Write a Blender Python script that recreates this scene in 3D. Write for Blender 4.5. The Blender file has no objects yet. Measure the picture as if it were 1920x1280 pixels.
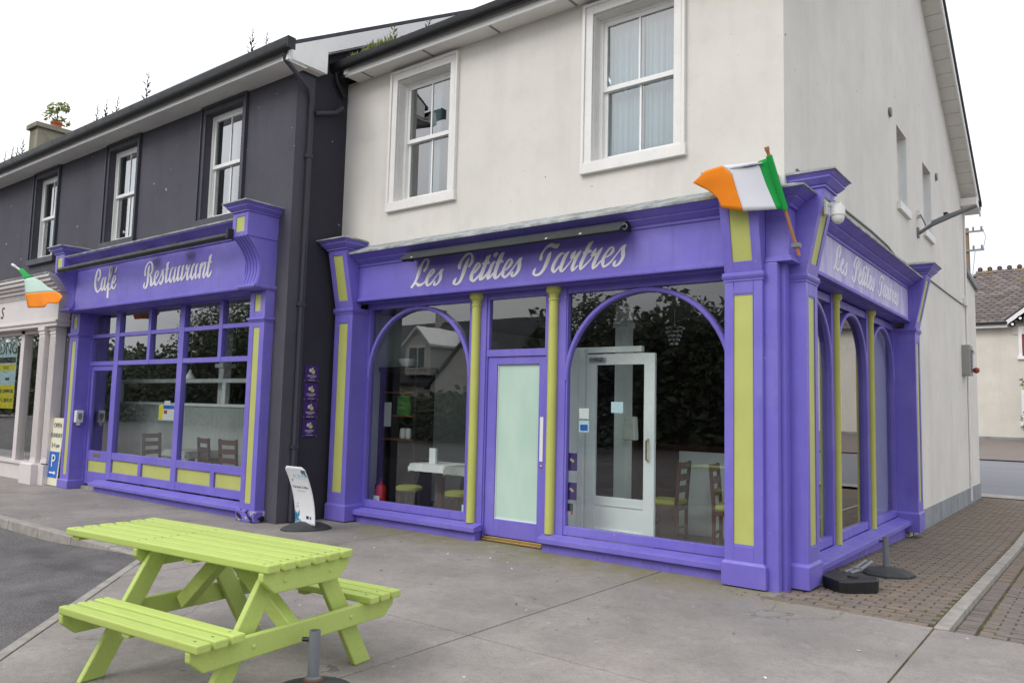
import bpy, bmesh, math, random
from mathutils import Vector, Matrix
random.seed(7)
R = math.radians
sc = bpy.context.scene
col = sc.collection

# ------------------------------------------------------------------ camera, sky, sun, exposure
cam_d = bpy.data.cameras.new('camera'); cam = bpy.data.objects.new('camera', cam_d); col.objects.link(cam)
cam_d.sensor_width = 36.0; cam_d.lens = 1448.0/1920*36; cam_d.clip_end = 2000; cam_d.clip_start = 0.05
_y, _p, _r = R(37.54), R(5.027), R(1.431)
fwd = Vector((-math.sin(_y)*math.cos(_p), math.cos(_y)*math.cos(_p), math.sin(_p)))
rt = Vector((math.cos(_y), math.sin(_y), 0)); up = rt.cross(fwd)
rt, up = math.cos(_r)*rt+math.sin(_r)*up, -math.sin(_r)*rt+math.cos(_r)*up
cam.matrix_world = Matrix(((rt.x, up.x, -fwd.x, 2.374), (rt.y, up.y, -fwd.y, -7.32), (rt.z, up.z, -fwd.z, 1.6), (0, 0, 0, 1)))
sc.camera = cam

SUN_EL, SUN_AZ = 42, 196            # azimuth: compass angle the light comes from (0 = +Y, clockwise)
w = bpy.data.worlds.new('World'); sc.world = w; w.use_nodes = True
nt = w.node_tree; nt.nodes.clear()
def wn(t, **k):
    n = nt.nodes.new(t)
    for a, b in k.items(): setattr(n, a, b)
    return n
sky = wn('ShaderNodeTexSky', sky_type='NISHITA', sun_disc=False)
sky.sun_elevation = R(SUN_EL); sky.sun_rotation = R(SUN_AZ); sky.dust_density = 3.0
tc = wn('ShaderNodeTexCoord'); sep = wn('ShaderNodeSeparateXYZ'); nt.links.new(tc.outputs['Generated'], sep.inputs[0])
mp = wn('ShaderNodeMapping'); mp.inputs['Scale'].default_value = (1.0, 1.0, 2.6); nt.links.new(tc.outputs['Generated'], mp.inputs[0])
nz = wn('ShaderNodeTexNoise'); nz.inputs['Scale'].default_value = 2.3; nz.inputs['Detail'].default_value = 6; nz.inputs['Roughness'].default_value = .52
nt.links.new(mp.outputs[0], nz.inputs['Vector'])
cr = wn('ShaderNodeValToRGB'); cr.color_ramp.elements[0].position = .33; cr.color_ramp.elements[1].position = .66
cr.color_ramp.elements[0].color = (8.6, 9.0, 9.9, 1); cr.color_ramp.elements[1].color = (14.6, 14.7, 15.0, 1)
nt.links.new(nz.outputs['Fac'], cr.inputs[0])
gr = wn('ShaderNodeMapRange'); gr.inputs['From Min'].default_value = 0; gr.inputs['From Max'].default_value = 1
gr.inputs['To Min'].default_value = .92; gr.inputs['To Max'].default_value = 1.5; nt.links.new(sep.outputs['Z'], gr.inputs['Value'])
vm = wn('ShaderNodeVectorMath', operation='SCALE'); nt.links.new(cr.outputs[0], vm.inputs[0]); nt.links.new(gr.outputs[0], vm.inputs['Scale'])
mx = wn('ShaderNodeMix', data_type='RGBA'); mx.inputs[0].default_value = .86
nt.links.new(sky.outputs[0], mx.inputs[6]); nt.links.new(vm.outputs[0], mx.inputs[7])
bg = wn('ShaderNodeBackground'); bg.inputs['Strength'].default_value = 0.10; nt.links.new(mx.outputs[2], bg.inputs[0])
wo = wn('ShaderNodeOutputWorld'); nt.links.new(bg.outputs[0], wo.inputs[0])

sun_d = bpy.data.lights.new('sun', 'SUN'); sun_d.energy = 1.4; sun_d.angle = R(28); sun_d.color = (1.0, .97, .93)
sun = bpy.data.objects.new('sun', sun_d); col.objects.link(sun)
a = R(SUN_AZ); sdir = Vector((math.sin(a)*math.cos(R(SUN_EL)), math.cos(a)*math.cos(R(SUN_EL)), math.sin(R(SUN_EL))))
sun.rotation_euler = sdir.to_track_quat('Z', 'Y').to_euler()
vs = sc.view_settings; vs.view_transform = 'Standard'; vs.look = 'None'; vs.gamma = 1.0; vs.exposure = 0.0; vs.use_curve_mapping = False
sc.render.engine = 'CYCLES'
sc.cycles.max_bounces = 8; sc.cycles.transparent_max_bounces = 24; sc.cycles.glossy_bounces = 4; sc.cycles.diffuse_bounces = 4
sc.cycles.caustics_reflective = False; sc.cycles.caustics_refractive = False
sc.cycles.sample_clamp_indirect = 6.0
try:
    sc.cycles.use_denoising = True; sc.cycles.denoiser = 'OPENIMAGEDENOISE'
except Exception: pass

# ------------------------------------------------------------------ materials
def lin(c):
    c = c/255.0
    return c/12.92 if c <= .04045 else ((c+.055)/1.055)**2.4
def rgb(r, g, b): return (lin(r), lin(g), lin(b), 1)
MATS = {}
class N:
    """little node-tree helper"""
    def __init__(s, name):
        s.m = bpy.data.materials.new(name); s.m.use_nodes = True; s.t = s.m.node_tree; s.t.nodes.clear()
        s.out = s.t.nodes.new('ShaderNodeOutputMaterial'); s.b = s.t.nodes.new('ShaderNodeBsdfPrincipled')
        s.t.links.new(s.b.outputs[0], s.out.inputs[0])
        g = s.t.nodes.new('ShaderNodeNewGeometry'); s.pos = g.outputs['Position']; s.geo = g
        MATS[name] = s.m
    def n(s, t, ins=None, **k):
        nd = s.t.nodes.new(t)
        for a_, b_ in k.items(): setattr(nd, a_, b_)
        for a_, b_ in (ins or {}).items(): s.set(nd.inputs[a_], b_)
        return nd
    def set(s, sock, v):
        if hasattr(v, 'is_output'): s.t.links.new(v, sock)
        else: sock.default_value = v[:3] if sock.type == 'VECTOR' and len(v) == 4 else v
    def noise(s, scale, detail=4, rough=.55, vec=None, stretch=None):
        v = vec or s.pos
        if stretch: v = s.n('ShaderNodeMapping', {'Vector': v, 'Scale': stretch}).outputs[0]
        return s.n('ShaderNodeTexNoise', {'Vector': v, 'Scale': scale, 'Detail': detail, 'Roughness': rough}).outputs['Fac']
    def ramp(s, v, lo, hi, a=0.0, b=1.0):
        return s.n('ShaderNodeMapRange', {'Value': v, 'From Min': lo, 'From Max': hi, 'To Min': a, 'To Max': b}).outputs[0]
    def mix(s, f, a, b, blend='MIX'):
        nd = s.n('ShaderNodeMix', data_type='RGBA', blend_type=blend)
        s.set(nd.inputs[0], f); s.set(nd.inputs[6], a); s.set(nd.inputs[7], b); return nd.outputs[2]
    def math(s, op, a, b=0.0):
        nd = s.n('ShaderNodeMath', operation=op); s.set(nd.inputs[0], a); s.set(nd.inputs[1], b); return nd.outputs[0]
    def val(s, f, c, lo, hi):            # colour times a value between lo and hi driven by f
        v = s.ramp(f, .3, .7, lo, hi)
        h = s.n('ShaderNodeVectorMath', operation='SCALE'); s.set(h.inputs[0], c); s.set(h.inputs['Scale'], v); return h.outputs[0]
    def bump(s, h, strength=.3, dist=.01):
        s.t.links.new(s.n('ShaderNodeBump', {'Height': h, 'Strength': strength, 'Distance': dist}).outputs[0], s.b.inputs['Normal'])
    def fin(s, color, rough=.6, spec=.5, **k):
        s.set(s.b.inputs['Base Color'], color); s.set(s.b.inputs['Roughness'], rough); s.set(s.b.inputs['Specular IOR Level'], spec)
        for a_, b_ in k.items(): s.set(s.b.inputs[a_.replace('_', ' ')], b_)
        return s.m

def paint(name, c, rough=.42, var=.08, dirt=None, dirt_amt=.5, bump=.12, chips=None, spec=.4, fade=None):
    s = N(name)
    k = s.val(s.noise(3.0, 5), c, 1-var, 1+var)
    if fade:        # weathered patches, brushed runs and pin-head chips in the gloss
        k = s.mix(s.ramp(s.noise(1.1, 5, .6), .48, .72, 0, .45), k, fade)
        k = s.mix(s.ramp(s.noise(5, 5, .65, stretch=(2.2, 2.2, .22)), .54, .74, 0, .4), k, (c[0]*.66, c[1]*.66, c[2]*.7, 1))
        k = s.mix(s.ramp(s.noise(34, 2, .5), .762, .775, 0, .8), k, rgb(196, 192, 206))
    k = s.mix(s.ramp(s.noise(26, 4, .7, stretch=(1, 1, .6)), .55, .8, 0, .3*dirt_amt), k, dirt or (c[0]*.55, c[1]*.55, c[2]*.55, 1))
    if chips:
        k = s.mix(s.ramp(s.noise(55, 3, .6), .735, .75), k, chips)
    s.bump(s.math('ADD', s.noise(60, 3), s.math('MULTIPLY', s.noise(7, 2), .8)), bump, .004)
    return s.fin(k, s.ramp(s.noise(9, 3), .3, .7, rough-.07, rough+.1), spec)

PURPLE = rgb(117, 106, 196)
paint('purple_paint', PURPLE, .40, .05, dirt=rgb(92, 82, 150), dirt_amt=.8, chips=None, fade=rgb(146, 138, 206))
paint('purple_weathered', PURPLE, .5, .12, dirt=rgb(58, 52, 78), dirt_amt=1.8, chips=rgb(160, 160, 140))
paint('lime_panel', rgb(184, 188, 108), .42, .05, dirt=rgb(150, 150, 80), dirt_amt=.5)
paint('lime_column', rgb(190, 193, 100), .36, .06, dirt=rgb(150, 150, 70), dirt_amt=.5)
def _faded():
    s = N('purple_faded')       # sun-bleached paint with vertical run marks
    k = s.mix(s.ramp(s.noise(5, 5, .6, stretch=(1, 1, .18)), .38, .62), rgb(176, 168, 216), rgb(205, 200, 226))
    k = s.mix(s.ramp(s.noise(14, 4, .6, stretch=(1, 1, .3)), .56, .72, 0, .8), k, rgb(140, 128, 200))
    return s.fin(k, .65, .25)
_faded()
paint('lettering_white', rgb(228, 226, 226), .6, .05, dirt=rgb(176, 172, 178), dirt_amt=.7)
paint('lettering_faded', rgb(232, 232, 238), .7, .04)
paint('white_upvc', rgb(236, 236, 234), .35, .03, dirt=rgb(150, 148, 140), dirt_amt=.7, bump=.03)
paint('white_trim', rgb(228, 226, 222), .5, .05, dirt=rgb(140, 138, 128), dirt_amt=.9, chips=rgb(120, 116, 108))
paint('inner_white', rgb(236, 242, 240), .45, .03, dirt=rgb(160, 165, 160), dirt_amt=.4)
paint('pale_paint', rgb(216, 209, 207), .5, .04, dirt=rgb(140, 132, 134), dirt_amt=.6)
paint('black_plastic', rgb(27, 28, 30), .42, .1, dirt=rgb(60, 66, 54), dirt_amt=.8)
paint('blind_lavender', rgb(176, 176, 192), .8, .05)
paint('vent_grey', rgb(150, 148, 144), .5, .06)
paint('grey_metal', rgb(112, 116, 120), .4, .1, dirt=rgb(70, 70, 66), dirt_amt=.8)
paint('white_plastic', rgb(226, 226, 222), .4, .03, dirt=rgb(150, 150, 144), dirt_amt=.6)
paint('dark_wood', rgb(74, 40, 29), .38, .25, dirt=rgb(22, 14, 12))
paint('black_wood', rgb(26, 24, 24), .5, .2)
paint('seat_lime', rgb(150, 152, 66), .7, .08)
paint('dark_paint_trim', rgb(66, 67, 76), .5, .06)
paint('red_paint', rgb(180, 24, 26), .3, .05)
paint('teal_wall', rgb(118, 134, 130), .7, .06)
paint('window_red', rgb(150, 62, 54), .5, .06)
paint('orange_cloth', rgb(240, 136, 20), .8, .03, bump=.02)
paint('white_cloth', rgb(226, 228, 236), .8, .03, bump=.02)
paint('flag_white_backlit', rgb(186, 210, 198), .8, .03, bump=.02)  # white flag cloth, greenish light through it put into the colour
paint('green_cloth', rgb(24, 160, 70), .8, .03, bump=.02)
paint('pole_wood', rgb(180, 124, 84), .6, .12)
paint('pole_grey_wood', rgb(138, 118, 92), .8, .12)
paint('hood_grey', rgb(50, 53, 54), .75, .2, dirt=rgb(96, 98, 94), dirt_amt=1.2)
paint('rust', rgb(112, 78, 58), .8, .2)
paint('table_linen', rgb(226, 228, 226), .8, .03)
paint('linen_pattern', rgb(150, 154, 150), .8, .3)
paint('plaque_purple', rgb(62, 34, 106), .3, .05)
paint('sign_white', rgb(232, 234, 236), .35, .02)
paint('sign_cream', rgb(228, 224, 196), .5, .06)
paint('sign_blue', rgb(44, 104, 190), .4, .05)
paint('sign_teal', rgb(36, 130, 165), .45, .3)
paint('sign_yellow', rgb(238, 222, 50), .4, .03)
paint('sign_sky', rgb(200, 228, 238), .4, .03)
paint('ink_black', rgb(38, 40, 46), .5, .05)
paint('ink_grey', rgb(128, 130, 136), .5, .05)
paint('ink_pale', rgb(196, 190, 205), .5, .05)
paint('ink_red', rgb(176, 70, 80), .5, .05)
paint('rubber', rgb(58, 60, 62), .75, .18, dirt=rgb(110, 112, 104), dirt_amt=1.0)
paint('curtain', rgb(206, 220, 228), .9, .06)
paint('brass', rgb(196, 168, 112), .3, .08, spec=.6); MATS['brass'].node_tree.nodes['Principled BSDF'].inputs['Metallic'].default_value = .8
paint('chrome', rgb(180, 182, 184), .25, .05); MATS['chrome'].node_tree.nodes['Principled BSDF'].inputs['Metallic'].default_value = .8
paint('shelf_green', rgb(70, 130, 60), .6, .15)
paint('shelf_wood', rgb(120, 76, 44), .5, .15)

def _lead():
    s = N('lead_flashing')
    k = s.mix(s.ramp(s.noise(6, 5, .65), .35, .65), rgb(112, 118, 120), rgb(176, 180, 180))
    k = s.mix(s.ramp(s.noise(3.1, 4), .52, .7, 0, .7), k, rgb(126, 122, 88))
    k = s.mix(s.ramp(s.noise(21, 4), .62, .75), k, rgb(70, 70, 62))
    s.bump(s.noise(14, 4), .35, .01)
    return s.fin(k, .6, .4)
_lead()
def _render_wall(name, c, stain, streak, speck):
    s = N(name)
    k = s.val(s.noise(.9, 5), c, .93, 1.05)
    k = s.mix(s.ramp(s.noise(1.3, 6, .62, stretch=(1.6, 1.6, .16)), .5, .74, 0, streak), k, stain)
    k = s.mix(s.ramp(s.noise(6, 5, .7, stretch=(1, 1, .5)), .55, .8, 0, streak*.6), k, stain)
    k = s.mix(s.ramp(s.noise(2.6, 6, .7), .5, .75, 0, streak*.9), k, stain)
    k = s.mix(s.ramp(s.noise(9.5, 2, .5), .755, .775), k, speck)
    k = s.mix(s.ramp(s.noise(31, 2, .5), .70, .74, 0, .7), k, stain)
    s.bump(s.math('ADD', s.noise(140, 2), s.math('MULTIPLY', s.noise(22, 3), .6)), .35, .006)
    return s.fin(k, .9, .2)
_render_wall('cream_render', rgb(220, 216, 209), rgb(186, 180, 170), .26, rgb(116, 96, 80))
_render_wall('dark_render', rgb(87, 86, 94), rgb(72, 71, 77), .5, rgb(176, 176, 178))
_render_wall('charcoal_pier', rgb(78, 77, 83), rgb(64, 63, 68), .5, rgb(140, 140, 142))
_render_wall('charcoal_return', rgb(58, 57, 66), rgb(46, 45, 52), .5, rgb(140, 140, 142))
_render_wall('grey_render', rgb(150, 154, 158), rgb(104, 108, 104), .8, rgb(90, 90, 84))
_render_wall('far_render', rgb(216, 211, 200), rgb(186, 180, 168), .3, rgb(190, 184, 172))

def _concrete():
    s = N('concrete')
    f = s.ramp(s.noise(1.1, 7, .62), .3, .7)
    k = s.mix(f, rgb(127, 121, 116), rgb(162, 155, 149))
    k = s.mix(s.ramp(s.noise(.45, 4, .5), .45, .66, 0, .55), k, rgb(112, 108, 105))
    k = s.mix(s.ramp(s.noise(7, 5, .7), .52, .72, 0, .4), k, rgb(100, 96, 94))
    k = s.mix(s.ramp(s.noise(3.3, 5, .7), .56, .74, 0, .5), k, rgb(170, 166, 160))
    k = s.mix(s.ramp(s.noise(120, 3, .7), .52, .68, 0, .65), k, rgb(176, 173, 168))
    k = s.mix(s.ramp(s.noise(48, 3, .7), .54, .7, 0, .35), k, rgb(88, 84, 82))
    k = s.mix(s.ramp(s.noise(6.5, 1, .3), .80, .81, 0, .6), k, rgb(84, 80, 78))
    k = s.mix(s.ramp(s.noise(150, 3, .7), .54, .7, 0, .7), k, rgb(84, 80, 78))
    wv = s.n('ShaderNodeVectorMath', {0: s.pos, 1: s.n('ShaderNodeTexNoise', {'Vector': s.pos, 'Scale': 2.2, 'Detail': 4.0}).outputs['Color']}, operation='ADD').outputs[0]
    cr_ = s.n('ShaderNodeTexVoronoi', {'Vector': wv, 'Scale': .42}, feature='DISTANCE_TO_EDGE').outputs['Distance']
    k = s.mix(s.math('MULTIPLY', s.ramp(cr_, .0015, .006, .6, 0), s.ramp(s.noise(.8, 2), .5, .56)), k, rgb(70, 66, 62))      # hairline cracks
    k = s.mix(s.ramp(s.noise(20, 4, .75), .5, .7, 0, .32), k, rgb(98, 92, 88))
    # green-yellow algae that creeps out from the foot of the shopfront
    sp = s.n('ShaderNodeSeparateXYZ', {0: s.pos})
    edge = s.ramp(s.math('ADD', sp.outputs['Y'], s.math('MULTIPLY', s.noise(1.7, 5), .9)), -.42, .28)
    bx_ = s.math('MULTIPLY', s.ramp(sp.outputs['X'], -5.9, -5.2), s.ramp(sp.outputs['X'], .9, .1))
    k = s.mix(s.math('MULTIPLY', s.math('MULTIPLY', edge, bx_), s.ramp(s.noise(4.2, 6, .65), .32, .58, 0, .9)), k, rgb(128, 124, 84))
    k = s.mix(s.ramp(s.noise(13, 2, .4), .765, .78, 0, .8), k, rgb(214, 212, 208))
    s.bump(s.math('ADD', s.noise(160, 3), s.math('MULTIPLY', s.noise(9, 4), .8)), .3, .006)
    return s.fin(k, s.ramp(s.noise(1.4, 4), .3, .7, .62, .85), .35)
_concrete()
def _kerb():
    s = N('kerb_concrete')
    k = s.mix(s.ramp(s.noise(6, 6, .65), .3, .7), rgb(134, 129, 122), rgb(168, 163, 156))
    k = s.mix(s.ramp(s.noise(110, 3), .6, .75, 0, .6), k, rgb(90, 86, 82))
    s.bump(s.noise(120, 3), .3, .005)
    return s.fin(k, .85, .3)
_kerb()
def _asphalt():
    s = N('asphalt')
    k = s.mix(s.ramp(s.noise(1.6, 6, .6), .35, .68), rgb(80, 78, 79), rgb(112, 108, 108))
    v = s.n('ShaderNodeTexVoronoi', {'Vector': s.pos, 'Scale': 85.0}).outputs['Distance']
    k = s.mix(s.ramp(v, .1, .55, .45, 0), k, rgb(168, 164, 160))
    k = s.mix(s.ramp(s.noise(70, 3, .7), .55, .7, 0, .8), k, rgb(52, 50, 51))
    k = s.mix(s.ramp(s.noise(.8, 5, .6, stretch=(1, 2.2, 1)), .52, .68, 0, .5), k, rgb(62, 60, 62))
    s.bump(s.math('ADD', s.math('MULTIPLY', v, -1.0), s.noise(40, 3)), .8, .012)
    return s.fin(k, .8, .35)
_asphalt()
def _far_road():
    s = N('far_asphalt')
    k = s.val(s.noise(1.2, 5, .6, stretch=(.2, 1, 1)), rgb(120, 120, 125), .92, 1.06)
    return s.fin(k, .85, .3)
_far_road()
def _brick(name, c1, c2):
    s = N(name)
    oi = s.n('ShaderNodeObjectInfo').outputs['Random']
    k = s.mix(oi, c1, c2)
    k = s.mix(s.ramp(s.noise(11, 5), .4, .7, 0, .6), k, rgb(100, 92, 86))
    k = s.mix(s.ramp(s.noise(2.0, 4), .55, .75, 0, .5), k, rgb(124, 118, 112))
    k = s.mix(s.ramp(s.noise(90, 3), .6, .75, 0, .5), k, rgb(186, 176, 168))
    s.bump(s.noise(90, 4), .4, .004)
    return s.fin(k, .85, .3)
def _worn():
    s = N('plinth_worn')
    k = s.mix(s.ramp(s.noise(9, 5, .6), .50, .54), PURPLE, rgb(24, 24, 22))
    k = s.mix(s.ramp(s.noise(12, 4, .6), .60, .63), k, rgb(190, 186, 150))
    s.bump(s.noise(10, 5), .8, .02)
    return s.fin(k, .6, .3)
_worn()
_brick('brick_paver', rgb(130, 114, 100), rgb(112, 104, 94))
_brick('brick_paver_grey', rgb(122, 112, 106), rgb(106, 100, 96))
def _joint():
    s = N('joint_dirt')
    k = s.mix(s.ramp(s.noise(3, 5), .4, .65), rgb(78, 69, 58), rgb(98, 96, 62))
    return s.fin(k, .95, .1)
_joint()
def _tile():
    s = N('roof_tile_mossy')
    oi = s.n('ShaderNodeObjectInfo').outputs['Random']
    k = s.mix(oi, rgb(96, 88, 86), rgb(122, 113, 110))
    sp = s.n('ShaderNodeSeparateXYZ', {0: s.pos})
    moss = s.math('ADD', s.ramp(sp.outputs['Z'], 6.4, 9.4, -.28, .08), s.noise(1.3, 5, .65))
    k = s.mix(s.ramp(moss, .52, .72, 0, .9), k, rgb(136, 114, 52))
    k = s.mix(s.ramp(s.noise(8, 4), .6, .75), k, rgb(66, 54, 48))
    s.bump(s.noise(30, 3), .4, .01)
    return s.fin(k, .9, .2)
_tile()
paint('slate', rgb(70, 70, 76), .7, .15, dirt=rgb(100, 96, 80), dirt_amt=.7)
paint('table_green', rgb(186, 216, 96), .5, .04, dirt=rgb(150, 176, 72), dirt_amt=.5, bump=.25)
def _wood_grain_fix():
    s = N('picnic_paint')            # brushed exterior paint over timber: long grain lines along the boards
    tcn = s.n('ShaderNodeTexCoord').outputs['Object']
    g = s.noise(7, 5, .6, vec=tcn, stretch=(.6, 9, 9))
    c = rgb(179, 197, 106)
    k = s.val(g, c, .92, 1.04)
    h = s.n('ShaderNodeVectorMath', operation='SCALE'); s.set(h.inputs[0], k); s.set(h.inputs['Scale'], s.ramp(s.n('ShaderNodeObjectInfo').outputs['Random'], 0, 1, .93, 1.05)); k = h.outputs[0]
    k = s.mix(s.ramp(s.noise(5, 5, .7), .58, .78, 0, .45), k, rgb(150, 166, 86))
    k = s.mix(s.ramp(s.noise(46, 3, .6), .74, .76, 0, .7), k, rgb(120, 128, 72))
    s.bump(g, .12, .003)
    return s.fin(k, .5, .35)
_wood_grain_fix()
def _glass(name, tint=(.97, .99, .98, 1), refl=1.0, ior=1.55, fleck=True):
    s = N(name); t = s.t
    tr = s.n('ShaderNodeBsdfTransparent', {'Color': tint})
    gl = s.n('ShaderNodeBsdfGlossy', {'Color': (1, 1, 1, 1), 'Roughness': .004})
    fr = s.math('MULTIPLY', s.n('ShaderNodeFresnel', {'IOR': ior}).outputs[0], s.math('SUBTRACT', 1.0, s.geo.outputs['Backfacing']))
    s.t.links.new(s.n('ShaderNodeBump', {'Height': s.noise(.9, 2), 'Strength': .02, 'Distance': .05}).outputs[0], gl.inputs['Normal'])
    ms = s.n('ShaderNodeMixShader'); t.links.new(s.math('MINIMUM', s.math('MULTIPLY', fr, refl), .5), ms.inputs[0])
    t.links.new(tr.outputs[0], ms.inputs[1]); t.links.new(gl.outputs[0], ms.inputs[2]); t.links.new(ms.outputs[0], s.out.inputs[0])
    return s.m
_glass('shop_glass', refl=2.7)
_glass('window_glass', tint=(.8, .86, .86, 1), refl=4.5)
_glass('inner_glass', refl=.7)
def _frost():
    s = N('frosted_glass')           # obscured door pane, pale green
    k = s.mix(s.ramp(s.noise(1.6, 3, stretch=(1, 1, .4)), .35, .65), rgb(176, 206, 190), rgb(196, 220, 206))
    return s.fin(k, .12, .6, Coat_Weight=.6, Coat_Roughness=.02)
_frost()
def _leaf(name, c1, c2):
    s = N(name)
    k = s.mix(s.ramp(s.noise(2.5, 3), .35, .65), c1, c2)
    return s.fin(k, .6, .3)
_leaf('foliage_dark', (.07, .09, .055, 1), (.13, .15, .085, 1))
_leaf('foliage_mid', (.07, .12, .03, 1), (.13, .17, .05, 1))
_leaf('weed_green', (.16, .22, .05, 1), (.30, .34, .10, 1))
_leaf('weed_red', (.20, .09, .08, 1), (.16, .16, .08, 1))
paint('bark', rgb(74, 64, 54), .9, .2)
paint('ground_far', rgb(110, 108, 104), .9, .1)
paint('interior_wall', rgb(110, 112, 110), .8, .1)
paint('interior_pale', rgb(190, 200, 198), .7, .06)
paint('interior_dark', rgb(54, 50, 48), .8, .15)
paint('interior_floor', rgb(92, 84, 76), .6, .15)
paint('panel_grey', rgb(168, 176, 174), .6, .04)
paint('terracotta', rgb(168, 96, 66), .8, .1)
_render_wall('chimney_render', rgb(148, 142, 126), rgb(96, 98, 70), .9, rgb(80, 78, 66))

# ------------------------------------------------------------------ geometry helpers
def I(x, y, z): return (x, y, z)
def FRONT(y0=0.0): return lambda u, d, z: (u, y0-d, z)      # u along the facade, d out of it
def SIDE(x0=0.0): return lambda u, d, z: (x0+d, u, z)
class MB:
    def __init__(s, T=I): s.v = []; s.f = []; s.T = T; s.sm = False
    def add(s, vs, fs):
        o = len(s.v); s.v += [s.T(*p) for p in vs]; s.f += [[i+o for i in f] for f in fs]; return s
    def box(s, x0, x1, y0, y1, z0, z1):
        return s.add([(x0,y0,z0),(x1,y0,z0),(x1,y1,z0),(x0,y1,z0),(x0,y0,z1),(x1,y0,z1),(x1,y1,z1),(x0,y1,z1)],
                     [(0,3,2,1),(4,5,6,7),(0,1,5,4),(1,2,6,5),(2,3,7,6),(3,0,4,7)])
    def frus(s, b, t, z0, z1):       # two rectangles (x0,x1,y0,y1) joined
        q = lambda r, z: [(r[0],r[2],z),(r[1],r[2],z),(r[1],r[3],z),(r[0],r[3],z)]
        return s.add(q(b, z0)+q(t, z1), [(0,3,2,1),(4,5,6,7),(0,1,5,4),(1,2,6,5),(2,3,7,6),(3,0,4,7)])
    def prism(s, poly, a, b, ax):    # poly in the two other axes (in order), extruded along axis ax from a to b
        def P(p, h): l = list(p); l.insert(ax, h); return tuple(l)
        n = len(poly); vs = [P(p, a) for p in poly]+[P(p, b) for p in poly]
        return s.add(vs, [tuple(range(n-1,-1,-1)), tuple(range(n, 2*n))]+[(i,(i+1)%n,n+(i+1)%n,n+i) for i in range(n)])
    def tube(s, pts, r, n=10, r1=None):
        pts = [Vector(p) for p in pts]; rings = []
        for i, p in enumerate(pts):
            t = (pts[min(i+1,len(pts)-1)]-pts[max(i-1,0)]).normalized()
            x = t.orthogonal().normalized() if i == 0 else (px-t*px.dot(t)).normalized()
            px = x; y = t.cross(x); rr = r if r1 is None else r+(r1-r)*i/(len(pts)-1)
            rings.append([tuple(p+x*(rr*math.cos(k*2*math.pi/n))+y*(rr*math.sin(k*2*math.pi/n))) for k in range(n)])
        vs = [v for q in rings for v in q]; m = len(rings); fs = []
        for j in range(m-1):
            for k in range(n): fs.append((j*n+k, j*n+(k+1)%n, (j+1)*n+(k+1)%n, (j+1)*n+k))
        fs += [tuple(range(n-1,-1,-1)), tuple(range((m-1)*n, m*n))]
        s.sm = True; return s.add(vs, fs)
    def lathe(s, prof, cx, cy, n=20, sx=1, sy=1, rot=0):      # prof: (r, z)
        vs = []; c, q = math.cos(rot), math.sin(rot)
        for r, z in prof:
            for k in range(n):
                a_ = k*2*math.pi/n; x, y = r*sx*math.cos(a_), r*sy*math.sin(a_)
                vs.append((cx+c*x-q*y, cy+q*x+c*y, z))
        m = len(prof); fs = []
        for j in range(m-1):
            for k in range(n): fs.append((j*n+k, j*n+(k+1)%n, (j+1)*n+(k+1)%n, (j+1)*n+k))
        fs += [tuple(range(n-1,-1,-1)), tuple(range((m-1)*n, m*n))]
        return s.add(vs, fs)
    def holed(s, us, zs, holes, d0, d1):
        """slab between d0 and d1 over grid us x zs with rectangular holes (u0,u1,z0,z1) on grid lines"""
        us = sorted(set(us)|{h[0] for h in holes}|{h[1] for h in holes}); zs = sorted(set(zs)|{h[2] for h in holes}|{h[3] for h in holes})
        def solid(i, j):
            if i < 0 or j < 0 or i >= len(us)-1 or j >= len(zs)-1: return False
            u, z = (us[i]+us[i+1])/2, (zs[j]+zs[j+1])/2
            return not any(h[0] < u < h[1] and h[2] < z < h[3] for h in holes)
        for i in range(len(us)-1):
            for j in range(len(zs)-1):
                if not solid(i, j): continue
                u0, u1, z0, z1 = us[i], us[i+1], zs[j], zs[j+1]
                s.add([(u0,d0,z0),(u1,d0,z0),(u1,d0,z1),(u0,d0,z1)], [(0,1,2,3)]); s.add([(u0,d1,z0),(u1,d1,z0),(u1,d1,z1),(u0,d1,z1)], [(0,1,2,3)])
                for ok, (pa, pb) in ((solid(i-1,j), ((u0,z0),(u0,z1))), (solid(i+1,j), ((u1,z0),(u1,z1))), (solid(i,j-1), ((u0,z0),(u1,z0))), (solid(i,j+1), ((u0,z1),(u1,z1)))):
                    if not ok: s.add([(pa[0],d0,pa[1]),(pb[0],d0,pb[1]),(pb[0],d1,pb[1]),(pa[0],d1,pa[1])], [(0,1,2,3)])
        return s
    def build(s, name, mat, parent=None, bevel=0, label=None, smooth=None, recalc=True):
        me = bpy.data.meshes.new(name); me.from_pydata(s.v, [], s.f)
        if recalc:
            bm = bmesh.new(); bm.from_mesh(me); bmesh.ops.remove_doubles(bm, verts=bm.verts, dist=1e-5)
            bmesh.ops.recalc_face_normals(bm, faces=bm.faces); bm.to_mesh(me); bm.free()
        me.materials.append(MATS[mat]); o = bpy.data.objects.new(name, me); col.objects.link(o)
        if parent:
            o.parent = parent; o.matrix_parent_inverse = parent.matrix_basis.inverted()
        if s.sm if smooth is None else smooth:
            for p in me.polygons: p.use_smooth = True
            try: me.set_sharp_from_angle(angle=R(40))
            except Exception: pass
        if bevel:
            b = o.modifiers.new('bevel', 'BEVEL'); b.width = bevel; b.segments = 2; b.limit_method = 'ANGLE'; b.angle_limit = R(40)
        if label: o['label'] = label
        return o
def tag(o, label, cat, group=None):
    o['label'] = label; o['category'] = cat
    if group: o['group'] = group
    return o
def thing(name, label, cat, loc=(0, 0, 0), group=None):
    o = bpy.data.objects.new(name, None); col.objects.link(o); o.location = loc; o.empty_display_size = .2
    return tag(o, label, cat, group)
def struct(o): o['kind'] = 'structure'; return o
def stuff(o): o['kind'] = 'stuff'; return o
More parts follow.
